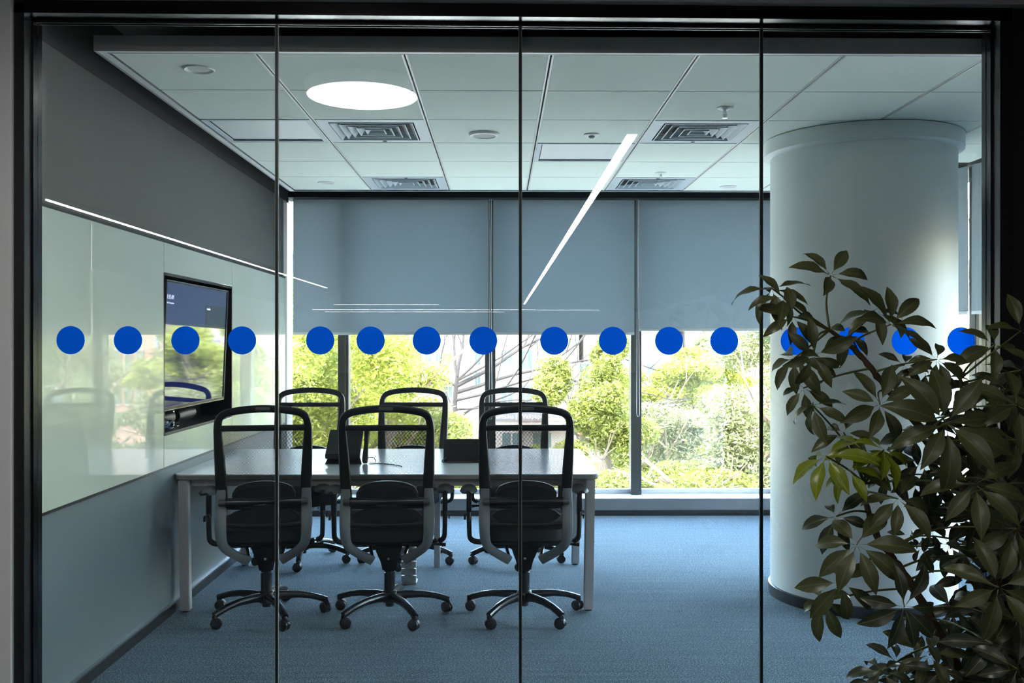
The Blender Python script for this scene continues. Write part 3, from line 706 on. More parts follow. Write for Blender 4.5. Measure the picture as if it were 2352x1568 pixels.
# ================================================================= PLANT
pot = PX(2330, 2.95)
pl = empty('umbrella_plant', (pot, 2.95, 0)); tag(pl, 'tall dark green umbrella plant with whorled leaves in front of the glass at the right', 'plant')
def pobj(n, bm, m, par, **k): o = obj(n, bm, m, par, **k); return o
O = Vector((pot, 2.95, 0))
obj('pot', L([(.001, 0), (.15, 0), (.165, .02), (.20, .36), (.205, .40), (.19, .40), (.185, .37), (.001, .365)], 40), M_pot, pl)
obj('soil', L([(.001, .366), (.186, .366), (.186, .374), (.001, .378)], 32), M_soil, pl)
def PP(px, py, d): return P(px, py, d)-O
stems = [
 [(2330, 1650, 2.95, .016), (2262, 1610, 2.92, .015), (2205, 1545, 2.9, .0145), (2140, 1420, 2.88, .013), (2075, 1315, 2.88, .012), (2045, 1275, 2.88, .011), (2010, 1220, 2.87, .010), (1992, 1165, 2.86, .008), (1985, 1110, 2.85, .005)],
 [(2345, 1640, 2.98, .016), (2330, 1500, 3.0, .015), (2290, 1330, 3.02, .014), (2245, 1210, 3.0, .013), (2205, 1100, 2.98, .013), (2150, 1015, 2.95, .012), (2095, 960, 2.93, .011), (2040, 895, 2.92, .010), (2000, 845, 2.9, .009), (1960, 800, 2.9, .008), (1905, 758, 2.88, .005)],
 [(2350, 1640, 3.02, .014), (2350, 1400, 3.1, .013), (2325, 1150, 3.12, .011), (2270, 1010, 3.1, .009), (2225, 940, 3.05, .007), (2205, 870, 3.02, .005)],
]
stem_pts = []
for s in stems:
    pts = cat([Vector((*PP(a, b, c), )) for a, b, c, r_ in s], 5); rr = lerp_list([q[3] for q in s], len(pts))
    pts[0] = pts[0]
    base = [Vector((pts[0].x*.3, pts[0].y*.3, .37))]
    pts = base+pts; rr = [rr[0]*1.15]+rr
    for i in range(2, len(pts)-1): pts[i] = pts[i]+Vector((rnd.uniform(-1, 1), rnd.uniform(-1, 1), 0))*.002; rr[i] *= 1+.12*math.sin(i*2.3)
    bm = bmesh.new(); tube(bm, pts, rr, 9); so = obj('stem', bm, M_bark, pl)
    stem_pts += [(p, r_) for p, r_ in zip(pts[1:], rr[1:])]
def leaf_mesh(seed, m):
    rr = random.Random(seed); bend = rr.uniform(.5, 1.35); wd = rr.uniform(.135, .18); fold = rr.uniform(.10, .35); tw = rr.uniform(-.35, .35)
    bm = bmesh.new(); n = 9; rows = []; y = 0; z = 0; ang = .18
    prof = [.03, .03, .40, .78, .97, 1.0, .90, .66, .34, .02]
    for i in range(n+1):
        t = i/n; w_ = wd*prof[i]; wave = .012*math.sin(i*1.9+seed)
        ct, st = math.cos(tw*t), math.sin(tw*t)
        row = []
        for u_, zz in ((-1, fold*w_+wave), (-.5, fold*w_*.35), (0, 0), (.5, fold*w_*.35), (1, fold*w_-wave)):
            xx = u_*w_; row.append(bm.verts.new((xx*ct-zz*st, y, z+xx*st+zz*ct)))
        rows.append(row)
        ds = 1/n*(1.1 if i < 1 else 1); ang -= bend/n*(1.5 if i > 3 else .6); y += ds*math.cos(ang); z += ds*math.sin(ang)
    for i in range(n):
        for k in range(4): bm.faces.new((rows[i][k], rows[i][k+1], rows[i+1][k+1], rows[i+1][k]))
    uv = bm.loops.layers.uv.new('UVMap'); bm.verts.index_update()
    for f in bm.faces:
        for l in f.loops: u_ = l.vert.index % 5; t_ = l.vert.index//5; l[uv].uv = ((u_-2)/2*wd*prof[t_], t_/n)
    me = bpy.data.meshes.new('leaflet'); bm.to_mesh(me); bm.free(); me.materials.append(m); me.shade_smooth(); return me
for m_ in (M_leaf, M_leafb, M_leafy):
    nt = m_.node_tree; pb = nt.nodes['Principled BSDF']; tc = nt.nodes.new('ShaderNodeUVMap'); sx = nt.nodes.new('ShaderNodeSeparateXYZ')
    ab = nt.nodes.new('ShaderNodeMath'); ab.operation = 'ABSOLUTE'; lt = nt.nodes.new('ShaderNodeMath'); lt.operation = 'LESS_THAN'; lt.inputs[1].default_value = .010
    src = pb.inputs['Base Color'].links[0].from_socket; mx = nt.nodes.new('ShaderNodeMix'); mx.data_type = 'RGBA'
    nt.links.new(tc.outputs[0], sx.inputs[0]); nt.links.new(sx.outputs['X'], ab.inputs[0]); nt.links.new(ab.outputs[0], lt.inputs[0]); ly = nt.nodes.new('ShaderNodeMath'); ly.operation = 'LESS_THAN'; ly.inputs[1].default_value = .13; ad = nt.nodes.new('ShaderNodeMath'); ad.operation = 'MAXIMUM'; nt.links.new(sx.outputs['Y'], ly.inputs[0]); nt.links.new(lt.outputs[0], ad.inputs[0]); nt.links.new(ly.outputs[0], ad.inputs[1]); nt.links.new(ad.outputs[0], mx.inputs[0])
    nt.links.new(src, mx.inputs[6]); mx.inputs[7].default_value = (.16, .17, .06, 1) if m_ is not M_leafy else (.4, .45, .08, 1); nt.links.new(mx.outputs[2], pb.inputs['Base Color'])
LM = {k: [leaf_mesh(10+i, m) for i in range(7)] for k, m in (('g', M_leaf), ('d', M_leafb), ('y', M_leafy))}
# (px, py, depth, leaf length px, leaflets, kind, axis x, axis towards camera, axis up, cone degrees)
wh = [(1774,663,2.85,78,6,'g',-.3,.5,.8,95),(1799,683,2.80,70,6,'g',.2,.6,.6,85),(1908,632,2.9,84,6,'g',.15,.75,.45,72),(1820,727,2.78,62,6,'g',0,.8,.3,85),
 (1868,815,2.75,75,7,'g',0,.8,-.1,80),(1825,822,2.82,80,7,'g',-.3,.5,.4,115),(2011,716,2.85,78,6,'g',-.1,.5,.8,100),(2046,745,2.80,85,7,'g',.25,.6,.6,62),
 (1951,765,2.9,64,5,'g',-.2,.6,.5,105),(2152,825,2.75,62,8,'g',0,.8,.5,88),(2127,850,2.82,60,5,'d',.1,.6,.4,110),(2021,928,2.72,78,8,'g',.1,.9,.3,82),
 (2172,973,2.58,125,10,'g',0,.9,.45,80),(1845,891,2.85,58,6,'g',-.2,.5,.3,110),(1866,930,2.8,70,6,'g',-.5,.4,.5,120),(1938,993,2.8,58,6,'g',-.3,.5,.5,90),
 (2077,838,2.8,52,6,'d',-.1,.7,.5,90),(2285,792,2.8,80,6,'g',.1,.6,.6,85),(2310,892,2.75,80,7,'g',.1,.7,.5,90),(2213,891,2.9,80,5,'g',0,.6,.9,80),
 (1897,1047,2.7,85,6,'y',-.5,.5,.8,95),(1950,1078,2.68,68,6,'y',-.3,.4,.8,100),(1979,1029,2.72,74,6,'y',.1,.6,.7,85),(2030,1033,2.68,68,7,'y',.2,.6,.5,95),
 (2240,1112,2.55,98,8,'g',-.2,.8,.6,88),(1968,1250,2.62,105,8,'g',-.2,.7,.5,92),(2062,1145,2.65,90,7,'g',0,.7,.6,88),(1921,1185,2.72,72,6,'d',-.3,.6,.4,95),
 (2077,1393,2.55,90,8,'d',0,1,.12,86),(2294,1348,2.5,95,8,'g',0,.95,.3,84),(2336,1214,2.55,92,8,'g',0,.95,.3,84),(2138,1217,2.8,46,5,'d',-.2,.5,.3,115),
 (2117,1254,2.8,50,5,'d',-.4,.5,.3,115),(1892,1380,2.7,78,6,'g',-.4,.5,.5,115),(1932,1337,2.66,85,6,'g',-.1,.6,.3,100),(2218,1275,2.7,64,6,'d',-.2,.7,.4,100),
 (2280,1478,2.55,88,7,'d',0,.8,.5,90),(2026,1540,2.6,66,6,'d',-.2,.6,.7,90),(2135,1503,2.6,84,6,'g',-.2,.6,.8,85),(2337,1536,2.5,80,7,'d',0,.9,.4,88),
 (2160,1540,2.55,60,5,'d',.1,.7,.4,100),(2335,1010,2.7,88,6,'g',0,.7,.6,88),(2300,1110,2.75,95,6,'d',.1,.7,.4,92),(2345,1430,2.6,80,5,'g',0,.8,.4,90),(2345,760,2.85,70,4,'g',-.2,.6,.6,70),(2335,930,2.6,85,6,'g',0,.8,.5,86)]
back = [(2290,900,3.0,80,7),(2240,880,3.1,70,6),(2345,850,3.0,75,6),(2060,1520,2.95,75,7),(2120,1450,3.0,60,6),(2010,1565,2.8,70,6),(2100,1000,3.1,70,6),(2270,1060,3.0,95,8),(2345,1270,2.9,95,8),(2180,1250,3.05,80,7),(2250,1180,2.95,90,8),(2320,1440,2.9,95,8),(2260,1380,2.95,90,7),(2200,1560,2.85,90,7),(2290,1560,2.8,90,7),(2345,1560,2.8,90,7),(2150,960,3.1,60,6),(2240,960,3.0,75,7),(2345,960,3.0,80,7),(2200,1190,3.1,85,7),(2250,1050,3.1,95,7),(2120,1060,3.05,85,7),(2190,1400,3.05,80,7),(2330,1100,3.1,95,7),(2290,1240,3.1,90,7),(2345,1330,3.05,90,7),(2240,1420,3.1,80,7),
        (2300,960,3.1,80,6),(2340,1500,3.0,90,7),(2170,1120,3.1,70,6),(2090,1230,3.15,50,4),(2260,1540,2.95,80,7),(2340,880,3.05,70,6),(2210,1010,3.15,80,7),(2040,1090,3.05,70,6),(2225,1330,3.12,80,6),
        (2075,1560,2.9,70,6),(2280,1180,3.15,80,6),(2100,1110,3.1,60,6),(2310,1400,3.1,90,7),(2200,1500,3.0,70,6),(2350,1160,3.12,90,7),(2150,1150,3.15,60,5)]
def leaf_mats(c, ax, n, Lm, cone, rg):
    ax = ax.normalized(); s = ax.cross(Vector((0, 0, 1))); s = s.normalized() if s.length > .05 else Vector((1, 0, 0)); t = ax.cross(s)
    a0 = rg.uniform(0, 6.28); out = []
    for k in range(n):
        a = a0+2*math.pi*(k+rg.uniform(-.18, .18))/n; cn = R(cone+rg.uniform(-14, 14))
        d = (s*math.cos(a)+t*math.sin(a))*math.sin(cn)+ax*math.cos(cn)
        d = (d+Vector((0, 0, -.26 if cone > 84 else -.04))).normalized()
        nz = (ax-d*ax.dot(d)).normalized(); xx = d.cross(nz); l = Lm*rg.uniform(.78, 1.12)
        out.append(Matrix(((xx.x*l, d.x*l, nz.x*l, c.x+d.x*.006), (xx.y*l, d.y*l, nz.y*l, c.y+d.y*.006), (xx.z*l, d.z*l, nz.z*l, c.z+d.z*.006), (0, 0, 0, 1))))
    return out
def stalk(bm, c, rg, ax):
    best = min(stem_pts, key=lambda q: (q[0]-c).length+(.5*max(0, q[0].z-c.z+.02))+(0 if (q[0]-c).length > .07 else .15)); b = best[0]
    dist = (b-c).length; mid = (b+c)/2+Vector((0, 0, .10*dist))-ax*.15*dist
    tube(bm, cat([b, mid, c], 6), lerp_list([.0042, .0030, .0024], 13), 6)
rg = random.Random(21)
for (px, py, d, Lp, n, kd, ax, ay, az, cone) in wh:
    c = PP(px, py, d); axv = Vector((ax, -ay, az)).normalized(); Lm = Lp*d/F*1.27
    bm = bmesh.new(); stalk(bm, c, rg, axv)
    st = obj('leaf_stalk', bm, M_pet, pl)
    ms = leaf_mats(c, axv, n, Lm, cone, rg)
    for mm in ms:
        o = bpy.data.objects.new('leaflet', rg.choice(LM[kd])); link(o, st); o.matrix_local = mm
    if kd == 'y': tag(st, 'stalk of fresh yellow-green leaves')
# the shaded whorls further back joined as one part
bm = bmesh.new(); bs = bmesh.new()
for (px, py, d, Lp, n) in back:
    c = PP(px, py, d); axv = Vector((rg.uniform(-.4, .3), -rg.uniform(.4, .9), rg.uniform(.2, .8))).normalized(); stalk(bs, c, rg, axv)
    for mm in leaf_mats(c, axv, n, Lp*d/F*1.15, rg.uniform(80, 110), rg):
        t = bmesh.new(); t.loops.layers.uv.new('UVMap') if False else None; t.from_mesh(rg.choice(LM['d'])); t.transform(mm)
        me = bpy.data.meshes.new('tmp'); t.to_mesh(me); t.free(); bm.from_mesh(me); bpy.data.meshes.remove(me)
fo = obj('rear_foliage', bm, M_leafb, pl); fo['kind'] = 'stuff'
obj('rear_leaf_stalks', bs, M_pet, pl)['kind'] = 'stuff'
# ================================================================= OUTSIDE
GZ = -7.5
M_ground = mat('pale_bounce_ground', (.42, .42, .36), .9, noise_amt=.15, nscale=.6)  # pale yellowish ground colour, set to bounce light onto the ceiling
M_pave = mat('pavement', (.55, .54, .48), .9, noise_amt=.1, nscale=1)
M_t1 = mat('tree_leaf_bright', (.20, .225, .026), .5, noise_amt=.5, nscale=7, transl=.4)
M_t2 = mat('tree_leaf_mid', (.15, .172, .03), .5, noise_amt=.5, nscale=7, transl=.4)
M_t3 = mat('tree_leaf_grey', (.16, .175, .075), .5, noise_amt=.5, nscale=7, transl=.35)
M_tb = mat('tree_bark', (.14, .11, .08), .9, noise_amt=.3, nscale=3)
M_twig = mat('bare_twigs', (.014, .011, .009), .9)
M_bw = mat('building_white', (.20, .185, .172), .8, noise_amt=.06, nscale=.3)
M_bp = mat('building_pink', (.19, .115, .09), .8, noise_amt=.08, nscale=.5)
M_bg = mat('building_grey', (.07, .073, .077), .8, noise_amt=.08, nscale=.4)
M_bwin = mat('far_window', (.03, .055, .06), .15, 0, .6)
M_rr = mat('red_roof', (.45, .10, .06), .7)
M_yel = mat('yellow_panel', (.26, .21, .002), .6); M_or = mat('orange_board', (.22, .03, .01), .6); M_rd = mat('red_paint', (.6, .03, .02), .4)
M_bl = mat('blue_paint', (.02, .10, .28), .5); M_tx_w = mat('white_letter', (.32, .32, .32), .6); M_tx_g = mat('grey_letter', (.12, .16, .18), .6); M_pur = mat('blue_letter', (.08, .06, .5), .6)
M_grn = mat('olive_shutter', (.13, .145, .06), .7); M_tyre = mat('tyre', (.02, .02, .02), .8); M_carw = mat('car_white', (.4, .4, .42), .3)
struct(obj('ground', B(-120, 160, 9.5, 260, GZ-.3, GZ), M_ground, sm=False))
struct(obj('pavement', B(-120, 160, 40, 46, GZ, GZ+.15), M_pave, sm=False))

def foliage(name, clumps, n, size, m, parent, seed):
    g = np.random.default_rng(seed); V = []; k = len(clumps)
    wts = np.array([c[3]*c[4]*c[5] for c in clumps], float)**.8; wts /= wts.sum()
    idx = g.choice(k, n, p=wts); C = np.array(clumps, float)[idx]
    d = g.normal(size=(n, 3)); d /= np.linalg.norm(d, axis=1)[:, None]; r = g.random(n)**.42
    # lumpy twigs: displace towards random attractors
    att = g.normal(size=(max(30, n//45), 3)); att /= np.linalg.norm(att, axis=1)[:, None]; ar = g.random(len(att))**.4
    ai = g.integers(0, len(att), n); p = att[ai]*ar[ai][:, None]+d*(g.random(n)**.5)[:, None]*.20
    pos = C[:, :3]+p*C[:, 3:6]
    a = g.normal(size=(n, 3)); a[:, 2] = a[:, 2]*.6-.3; a /= np.linalg.norm(a, axis=1)[:, None]
    b = np.cross(a, g.normal(size=(n, 3))); b /= np.linalg.norm(b, axis=1)[:, None]
    s = size*(.6+.8*g.random(n))[:, None]
    v = np.stack([pos-a*s, pos+b*s*.36, pos+a*s, pos-b*s*.36], 1).reshape(-1, 3)
    me = bpy.data.meshes.new(name); me.vertices.add(4*n); me.vertices.foreach_set('co', v.ravel().astype(np.float32))
    me.loops.add(4*n); me.loops.foreach_set('vertex_index', np.arange(4*n, dtype=np.int32)); me.polygons.add(n)
    me.polygons.foreach_set('loop_start', np.arange(0, 4*n, 4, dtype=np.int32)); me.polygons.foreach_set('loop_total', np.full(n, 4, np.int32))
    me.update(calc_edges=True); me.materials.append(m)
    o = bpy.data.objects.new(name, me); link(o, parent); o['kind'] = 'stuff'; return o
def branches(bm, p, d, l, r, depth, rg, spread=.6, n=5, curl=.25, kids=(2, 3)):
    pts = [p]; rr = [r]; q = p.copy(); dd = d.copy()
    for i in range(4):
        dd = (dd+Vector((rg.uniform(-1, 1), rg.uniform(-1, 1), rg.uniform(-.6, .9)))*curl*.5).normalized(); q = q+dd*l/4; pts.append(q); rr.append(r*(1-.11*(i+1)))
    tube(bm, pts, rr, n, cap=False)
    if depth <= 0: return
    for k in range(rg.randint(*kids)):
        a = pts[rg.choice([2, 3, 4, 4])]; nd = (dd+Vector((rg.uniform(-1, 1), rg.uniform(-1, 1), rg.uniform(-.5, .8)))*spread).normalized()
        branches(bm, a, nd, l*rg.uniform(.62, .88), r*.56, depth-1, rg, spread, max(3, n-1), curl, kids)
def tree(px, py, d, rx, rz, n, size, m, lab, seed, grp='trees outside the windows', ry=None, clus=16):
    rg = random.Random(seed); c = P(px, py, d); t = empty('tree', (c.x, c.y, GZ)); tag(t, lab, 'tree', grp)
    H = c.z-GZ; bm = bmesh.new()
    top = Vector((rg.uniform(-.4, .4), rg.uniform(-.3, .3), H-rz*.5)); pts = cat([Vector((0, 0, 0)), Vector((rg.uniform(-.3, .3), 0, H*.4)), top], 5)
    tube(bm, pts, lerp_list([.20, .15, .10], len(pts)), 9); obj('trunk', bm, M_tb, t)
    bm = bmesh.new()
    for k in range(6): branches(bm, pts[-1-k % 3], Vector((math.cos(k*1.1), math.sin(k*1.1), .7)).normalized(), rx*.6, .06, 2, rg)
    obj('branches', bm, M_tb, t)
    ry = ry or rx; cl = [(0, 0, H, rx*.45, ry*.45, rz*.5)]
    for k in range(clus):
        a = rg.uniform(0, 6.28); e = rg.uniform(-.8, 1); q = math.sqrt(max(0, 1-e*e))
        f_ = rg.uniform(.45, .95); cl.append((rx*f_*q*math.cos(a), ry*f_*q*math.sin(a), H+rz*f_*e, rx*rg.uniform(.16, .38), ry*rg.uniform(.16, .38), rz*rg.uniform(.12, .28)))
    foliage('foliage', cl, n, size, m, t, seed); return t
tree(690, 880, 19, 2.1, 2.9, 71400, 0.046, M_t1, 'bright green tree filling the leftmost window', 1)
tree(860, 850, 22, 1.7, 2.2, 23800, 0.046, M_t1, 'sparse bright green tree right of the first window post', 2)
tree(880, 1060, 25, 3.0, 1.6, 57800, 0.053, M_t2, 'broad low tree behind the far chairs', 3)
tree(1100, 1100, 27, 1.8, 1.1, 23800, 0.053, M_t1, 'small rounded tree below the bare tree', 4)
tree(1225, 1105, 27, 1.9, .9, 16000, .055, M_t2, 'low olive tree under the yellow panel behind the right chairs', 31)
tree(1385, 930, 24, 1.5, 2.4, 44200, 0.050, M_t2, 'pale green tree just left of the third window post', 5)
tree(1400, 1130, 20, .9, .6, 8500, 0.043, M_t3, 'low bush in front of the orange board', 6)
tree(1565, 880, 30, 2.2, 1.5, 40800, 0.056, M_t1, 'dense yellow-green crown right of the third window post', 7)
tree(1560, 1000, 27, 2.3, 1.6, 40800, 0.056, M_t3, 'olive tree under the dense yellow-green crown', 8)
tree(1640, 810, 36, 1.3, 1.6, 10200, 0.068, M_t3, 'thin grey-green tree beside the club sign', 9)
tree(1620, 1125, 19, 2.0, .85, 40800, 0.043, M_t2, 'hedge-like low tree along the sill of the right window', 10)
tree(1755, 1090, 24, 1.1, 1.9, 23800, 0.050, M_t3, 'slim olive tree seen beside the column', 11)
tree(1870, 930, 19, 2.3, 2.8, 51000, 0.050, M_t3, 'grey-green tree hidden by the column, reflected in the glass wall panel', 12)
tree(1850, 930, 34, 1.9, 3.2, 16000, .06, M_t3, 'tall grey-green tree further back, reflected beside the second sticker', 41)
tree(2250, 950, 16, 1.6, 2.6, 27200, 0.043, M_t3, 'grey-green tree in the side window right of the column', 13)
tree(560, 950, 24, 2.4, 2.2, 17000, 0.053, M_t2, 'green tree behind the left wall end', 14)
# bare tree
rg = random.Random(5); c = P(1065, 1080, 29); bt = empty('bare_tree', (c.x, c.y, GZ)); tag(bt, 'leafless dark-branched tree in the second and third windows', 'tree')
bm = bmesh.new(); H = c.z-GZ
pts = cat([Vector((0, 0, 0)), Vector((.1, 0, H*.5)), Vector((-.1, 0, H)), P(1045, 940, 29)-Vector((c.x, c.y, GZ)), P(1050, 865, 29)-Vector((c.x, c.y, GZ))], 5)
tube(bm, pts, lerp_list([.16, .11, .085, .075, .06], len(pts)), 9); obj('trunk', bm, M_twig, bt)
bm = bmesh.new()
for (dx, dz, l, r_, i) in ((-.35, 1, 1.6, .07, -1), (.15, 1, 1.7, .07, -1), (.9, .5, 2.6, .085, -3), (1, .15, 2.9, .08, -4), (.8, .9, 2.4, .06, -2), (1, .3, 3.4, .06, -5), (-.9, .3, 1.5, .045, -3), (-.5, .8, 1.6, .045, -6), (.9, .4, 2.2, .05, -7), (1, -.05, 2.4, .045, -6), (1, .6, 3.0, .05, -2)):
    branches(bm, pts[i], Vector((dx, rg.uniform(-.4, .4), dz)).normalized(), l, r_*.85, 5, rg, .75, 6, .5, (2, 3))
obj('branches', bm, M_twig, bt)
rg = random.Random(11); c = P(1335, 1010, 30); b2 = empty('bare_tree', (c.x, c.y, GZ)); tag(b2, 'thin leafless sapling between the bare tree and the third window post', 'tree')
bm = bmesh.new(); H = c.z-GZ; tube(bm, [(0, 0, 0), (.05, 0, H*.6), (0, 0, H)], [.12, .09, .06], 7); obj('trunk', bm, M_twig, b2)
bm = bmesh.new()
for k in range(6): branches(bm, Vector((0, 0, H-.1*k)), Vector((math.cos(k*1.3)*.6, math.sin(k)*.4, 1)).normalized(), 1.3, .035, 3, rg, .5, 5, .3)
obj('branches', bm, M_twig, b2)

# buildings: front faces towards -Y
def bld(name, px0, px1, py0, d, depth, m, lab, zt=None):
    x0, x1 = PX(px0, d), PX(px1, d); zt = zt if zt is not None else PZ(py0, d)
    o = empty(name, ((x0+x1)/2, d, GZ)); tag(o, lab, 'building', 'buildings across the street'); w2 = (x1-x0)/2
    obj('walls', B(-w2, w2, 0, depth, 0, zt-GZ, bev=.03, seg=1), m, o, sm=False)
    obj('roof_slab', B(-w2, w2, -.3, depth+.05, zt-GZ, zt-GZ+.25), M_bw, o, sm=False)
    return o, d
def prt(o, d, name, px0, px1, py0, py1, m, proud=.06, th=.06, back=None):
    a = P(px0, py0, d); b = P(px1, py1, d); L0 = o.location
    return obj(name, B(a.x-L0.x, b.x-L0.x, -proud-th if back is None else back, -proud+.0 if back is None else 0, b.z-L0.z, a.z-L0.z), m, o, sm=False)
def win(o, d, px0, px1, py0, py1):
    w_ = prt(o, d, 'window', px0, px1, py0, py1, M_bw, .0, .12)
    a = P(px0, py0, d); b = P(px1, py1, d); L0 = o.location; e = (b.x-a.x)*.08; h = (a.z-b.z)*.08
    mid = (a.x+b.x)/2-L0.x
    for (u, v) in ((a.x-L0.x+e, mid-e/2), (mid+e/2, b.x-L0.x-e)): obj('pane', B(u, v, -.14, -.121, b.z-L0.z+h, a.z-L0.z-h), M_bwin, w_, sm=False)
def sgn(name, body, px, py, d, hpx, m, par, proud=.14, align='CENTER', sx=1):
    p = P(px, py, d); s = hpx*d/F*1.35; L0 = par.location
    return text(name, body, s, m, (p.x-L0.x, -proud, p.z-L0.z-s*.35), (R(90), 0, 0), par, align, .02, sx)
b, d = bld('shop_building', 420, 965, 600, 62, 12, M_bg, 'grey building behind the green trees on the left', 7)
for k in range(6):
    for j in range(3): win(b, d, 440+k*88, 492+k*88, 800+j*85, 848+j*85)
b, d = bld('terrace_house', 870, 955, 600, 50, 8, M_bw, 'low white house with red roof edge, left of the yellow sign', PZ(850, 50))
prt(b, d, 'red_eave', 868, 966, 845, 849, M_rr, .3, .8); win(b, d, 900, 928, 856, 868); win(b, d, 940, 958, 853, 872); prt(b, d, 'dark_opening', 880, 950, 871, 880, M_bwin); prt(b, d, 'brick_pier', 952, 962, 850, 868, M_rr)
for k in range(5): win(b, d, 880+k*22, 894+k*22, 900, 930)
b, d = bld('apartment_building', 968, 1127, 600, 52, 12, M_bw, 'white apartment building with balcony behind the bare tree', 9)
prt(b, d, 'yellow_sign', 1017, 1039, 811, 833, M_yel, .2, .1); prt(b, d, 'balcony_wall', 972, 1040, 836, 873, M_bw, .8, .12); prt(b, d, 'balcony_floor', 972, 1040, 871, 875, M_bg, 0, .9)
prt(b, d, 'balcony_rail', 970, 1042, 832, 835, M_or, .85, .05); prt(b, d, 'louvre_window', 1050, 1066, 808, 836, M_bg); prt(b, d, 'red_drape', 1050, 1060, 868, 890, M_rr, .1)
prt(b, d, 'pipe', 956, 958, 800, 880, M_or, .2, .1); prt(b, d, 'pipe', 1078, 1082, 800, 900, M_bg, .2, .1)
for (a, c_, e, f) in ((975, 992, 812, 832), (1000, 1014, 812, 832), (1090, 1104, 800, 840), (1090, 1104, 850, 890), (990, 1010, 885, 915), (1020, 1040, 885, 915)): win(b, d, a, c_, e, f)
prt(b, d, 'blue_awning', 1000, 1040, 958, 972, M_bl, .1, .9)
b, d = bld('curtain_shop', 1133, 1330, 600, 48, 10, M_bw, 'white shop building with a grey lettered fascia behind the right chairs', 9)
prt(b, d, 'fascia_board', 1136, 1300, 944, 966, M_bg, .1, .08); sgn('fascia_lettering', 'Curtains | Wallpapers | Blinds', 1218, 955, d, 11, M_tx_w, b, .22)
prt(b, d, 'yellow_panel', 1238, 1282, 860, 926, M_yel, .1, .1); prt(b, d, 'red_awning', 1190, 1330, 976, 984, M_or, .1, .9)
for (a, c_, e, f) in ((1300, 1325, 775, 792), (1150, 1180, 800, 850), (1195, 1225, 800, 850), (1150, 1180, 880, 930), (1190, 1225, 880, 930), (1150, 1200, 990, 1030), (1220, 1270, 990, 1030)): win(b, d, a, c_, e, f)
b, d = bld('bakery_building', 1340, 1560, 600, 50, 10, M_bw, 'white shop building half hidden by trees beside the third window post', 8)
sgn('wall_lettering', 'ak', 1382, 930, d, 24, M_tx_w, b, .2); prt(b, d, 'sign_backing', 1345, 1440, 912, 950, M_bg, .05, .08)
sgn('shop_lettering', 'beauty', 1492, 815, d, 12, M_tx_g, b, .2); prt(b, d, 'red_awning', 1320, 1560, 985, 993, M_or, .1, 1)
for k in range(6): win(b, d, 1330+k*38, 1354+k*38, 832, 870); win(b, d, 1330+k*38, 1354+k*38, 1000, 1040)
b, d = bld('club_building', 1612, 1690, 600, 46, 12, M_bw, 'white building with teal windows next to the club sign', 9)
prt(b, d, 'window_band', 1612, 1704, 827, 1000, M_bg, .0, .05)
for (a, c_) in ((1640, 1667), (1684, 1697)):
    win(b, d, a, c_, 830, 868); win(b, d, a, c_, 900, 950)
prt(b, d, 'white_pillar', 1668, 1683, 827, 1000, M_bw, .05, .3); prt(b, d, 'awning', 1612, 1700, 985, 993, M_or, .1, .8)
for (a, c_) in ((1620, 1640), (1650, 1690)): win(b, d, a, c_, 1010, 1045)
b, d = bld('brick_building', 1700, 1900, 600, 47, 12, M_bp, 'pink brick building carrying the club sign, beside the column', 9)
bn = prt(b, d, 'club_sign', 1699, 1734, 740, 796, M_tx_g, .5, .1)
cp = P(1716, 786, d); L0 = b.location
def pent(x0, x1, za, zb, zc, m, proud, nm, par):
    bm = bmesh.new(); A = P(x0, za, d)-L0; Bp = P(x1, zb, d)-L0; xm = (A.x+Bp.x)/2; zc_ = P(x0, zc, d).z-L0.z
    ring(bm, [[Vector((x, y, z)) for x, z in ((A.x, A.z), (Bp.x, A.z), (Bp.x, Bp.z), (xm, zc_), (A.x, Bp.z))] for y in (-proud, -proud-.04)]); return obj(nm, bm, m, par, sm=False)
pent(1701, 1732, 742, 788, 795, M_tx_w, .60, 'sign_field', b)
pent(1703, 1730, 744, 776, 776, M_tx_g, .65, 'sign_field', b); sgn('sign_lettering', 'RC', 1716.5, 766, d, 15, M_tx_w, b, .72, sx=.8); sgn('sign_lettering', 'CLUB', 1717, 785, d, 8, M_tx_g, b, .68, sx=.95)
prt(b, d, 'olive_shutter', 1717, 1737, 797, 830, M_grn); prt(b, d, 'lattice_panel', 1706, 1716, 797, 832, M_bw, .02); prt(b, d, 'orange_column', 1762, 1768, 800, 1000, M_or, .1, .3)
prt(b, d, 'round_sign', 1749, 1757, 775, 797, M_tx_g, .4, .1); prt(b, d, 'blue_sign', 1766, 1776, 837, 858, M_bl, .3, .1)
win(b, d, 1700, 1722, 846, 862); win(b, d, 1734, 1746, 848, 866); win(b, d, 1748, 1762, 850, 880)
for k in range(4): win(b, d, 1790+k*26, 1806+k*26, 800, 850); win(b, d, 1790+k*26, 1806+k*26, 880, 930)
prt(b, d, 'grey_shutter', 1745, 1760, 920, 1000, M_bg); prt(b, d, 'red_sign', 1757, 1765, 908, 925, M_rd, .3, .1)
b, d = bld('far_block', 1890, 2700, 600, 52, 12, M_bw, 'pale block far right, seen only in the side window', 8)
for k in range(9):
    for j in range(3): win(b, d, 1920+k*80, 1960+k*80, 800+j*90, 850+j*90)
prt(b, d, 'blue_fascia', 1905, 2100, 905, 935, M_bl, .1, .1)
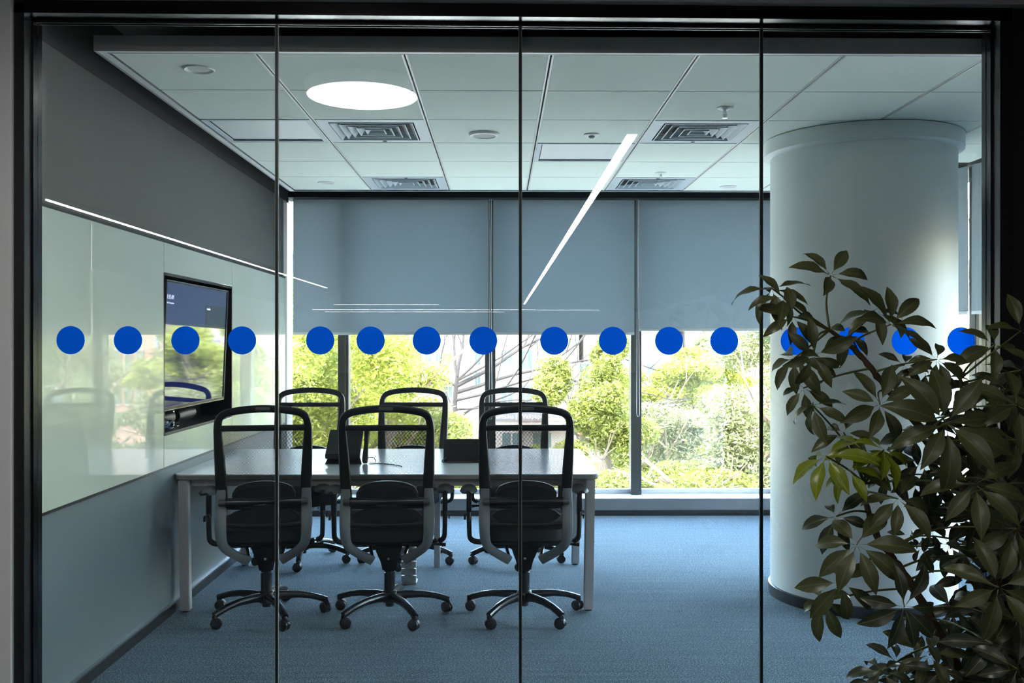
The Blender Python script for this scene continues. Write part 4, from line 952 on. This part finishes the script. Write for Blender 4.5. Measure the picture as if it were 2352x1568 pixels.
# street boards
def board(px0, px1, py0, py1, d, m, lab, body, hp, tm, name='signboard'):
    a, b_ = P(px0, py0, d), P(px1, py1, d); o = empty(name, ((a.x+b_.x)/2, d, GZ)); tag(o, lab, 'sign'); w2 = (b_.x-a.x)/2
    obj('panel', B(-w2, w2, -.05, .05, b_.z-GZ, a.z-GZ), m, o, sm=False)
    for s in (-.8, .8):
        bm = bmesh.new(); tube(bm, [(s*w2, .1, 0), (s*w2, .1, a.z-GZ)], .05, 8); obj('post', bm, M_bg, o)
    for k, ln in enumerate(body):
        s = hp*d/F*1.35; text('lettering', ln, s, tm, (0, -.06, a.z-GZ-(k+1)*(a.z-b_.z)/(len(body)+.35)), (R(90), 0, 0), o, 'CENTER', .01, .9)
board(1357, 1440, 1060, 1100, 38, M_or, 'orange-red street board with white capitals behind the table corner', ['IVANH', 'TO SAKE'], 13, M_tx_w)
board(1640, 1720, 1072, 1106, 33, M_tx_w, 'white and yellow board with blue capitals low in the right window', ['', 'SAMSUNG'], 13, M_pur)
board(1650, 1716, 1066, 1074, 32.5, M_yel, 'narrow yellow strip board above the blue lettered board', [], 5, M_pur)
board(1800, 1850, 1010, 1075, 33, M_or, 'red street board behind the column, reflected in the television', ['7'], 40, M_tx_w)
# kiosk
a = P(1528, 1040, 42); k = empty('kiosk', (a.x, 42, GZ)); tag(k, 'small round red and white street kiosk low in the right window', 'kiosk')
h = a.z-GZ
obj('body', L([(.001, 0), (.35, 0), (.35, h-.1), (.001, h-.1)], 20), M_rd, k); obj('dome', L([(.42, h-.1), (.42, h), (.36, h+.16), (.22, h+.3), (.001, h+.36)], 20), M_carw, k)
# cars
def car(px, d, m, lab, l=4.2):
    x = PX(px, d); o = empty('car', (x, d, GZ)); tag(o, lab, 'car', 'cars parked along the street'); bm = bmesh.new()
    rings = []
    for t, zb, zt, w_ in ((-1, .35, .75, .7), (-.9, .25, .85, .82), (-.5, .22, .95, .86), (-.3, .22, .98, .86), (.45, .22, .98, .86), (.75, .22, .95, .86), (.93, .25, .85, .82), (1, .35, .7, .7)):
        rings.append([Vector((t*l/2, y, z)) for y, z in ((-w_, zb), (w_, zb), (w_, zt), (-w_, zt))])
    ring(bm, rings); bmesh.ops.bevel(bm, geom=list(bm.edges), offset=.05, segments=2, affect='EDGES'); obj('body', bm, m, o)
    bm = bmesh.new(); ring(bm, [[Vector((x_, y, z)) for x_, y in ((-a_, -w_), (b2_, -w_), (b2_, w_), (-a_, w_))] for z, a_, b2_, w_ in ((.93, 1.2, 1.6, .82), (1.42, .65, 1.1, .66), (1.46, .55, 1.0, .6))]); obj('cabin', bm, M_bwin, o)
    obj('roof', B(-.58, 1.02, -.6, .6, 1.45, 1.48, bev=.01), m, o)
    for sx in (-1.3, 1.3):
        for sy in (-.8, .8): obj('wheel', L([(.001, sy-.1), (.28, sy-.1), (.32, sy-.06), (.32, sy+.06), (.28, sy+.1), (.001, sy+.1)], 18, (sx, 0, .32), 'Y'), M_tyre, o)
car(1640, 66, M_carw, 'white car on the street low in the right window'); car(1500, 64, M_bg, 'grey car glimpsed between trees in the right window'); car(1250, 64, M_rd, 'red car behind the bare tree'); car(1060, 45, M_carw, 'white car glimpsed under the bare tree')
# street lamp pole
o = empty('utility_pole', (PX(1722, 40), 40, GZ)); tag(o, 'thin pale utility pole with crossarms in front of the pink brick building', 'pole')
bm = bmesh.new(); tube(bm, [(0, 0, 0), (0, 0, PZ(850, 40)-GZ)], [.09, .06], 8); obj('shaft', bm, M_bw, o)
for z in (.3, .8): obj('crossarm', B(-.5, .5, -.03, .03, PZ(850, 40)-GZ-z, PZ(850, 40)-GZ-z+.07), M_bw, o, sm=False)
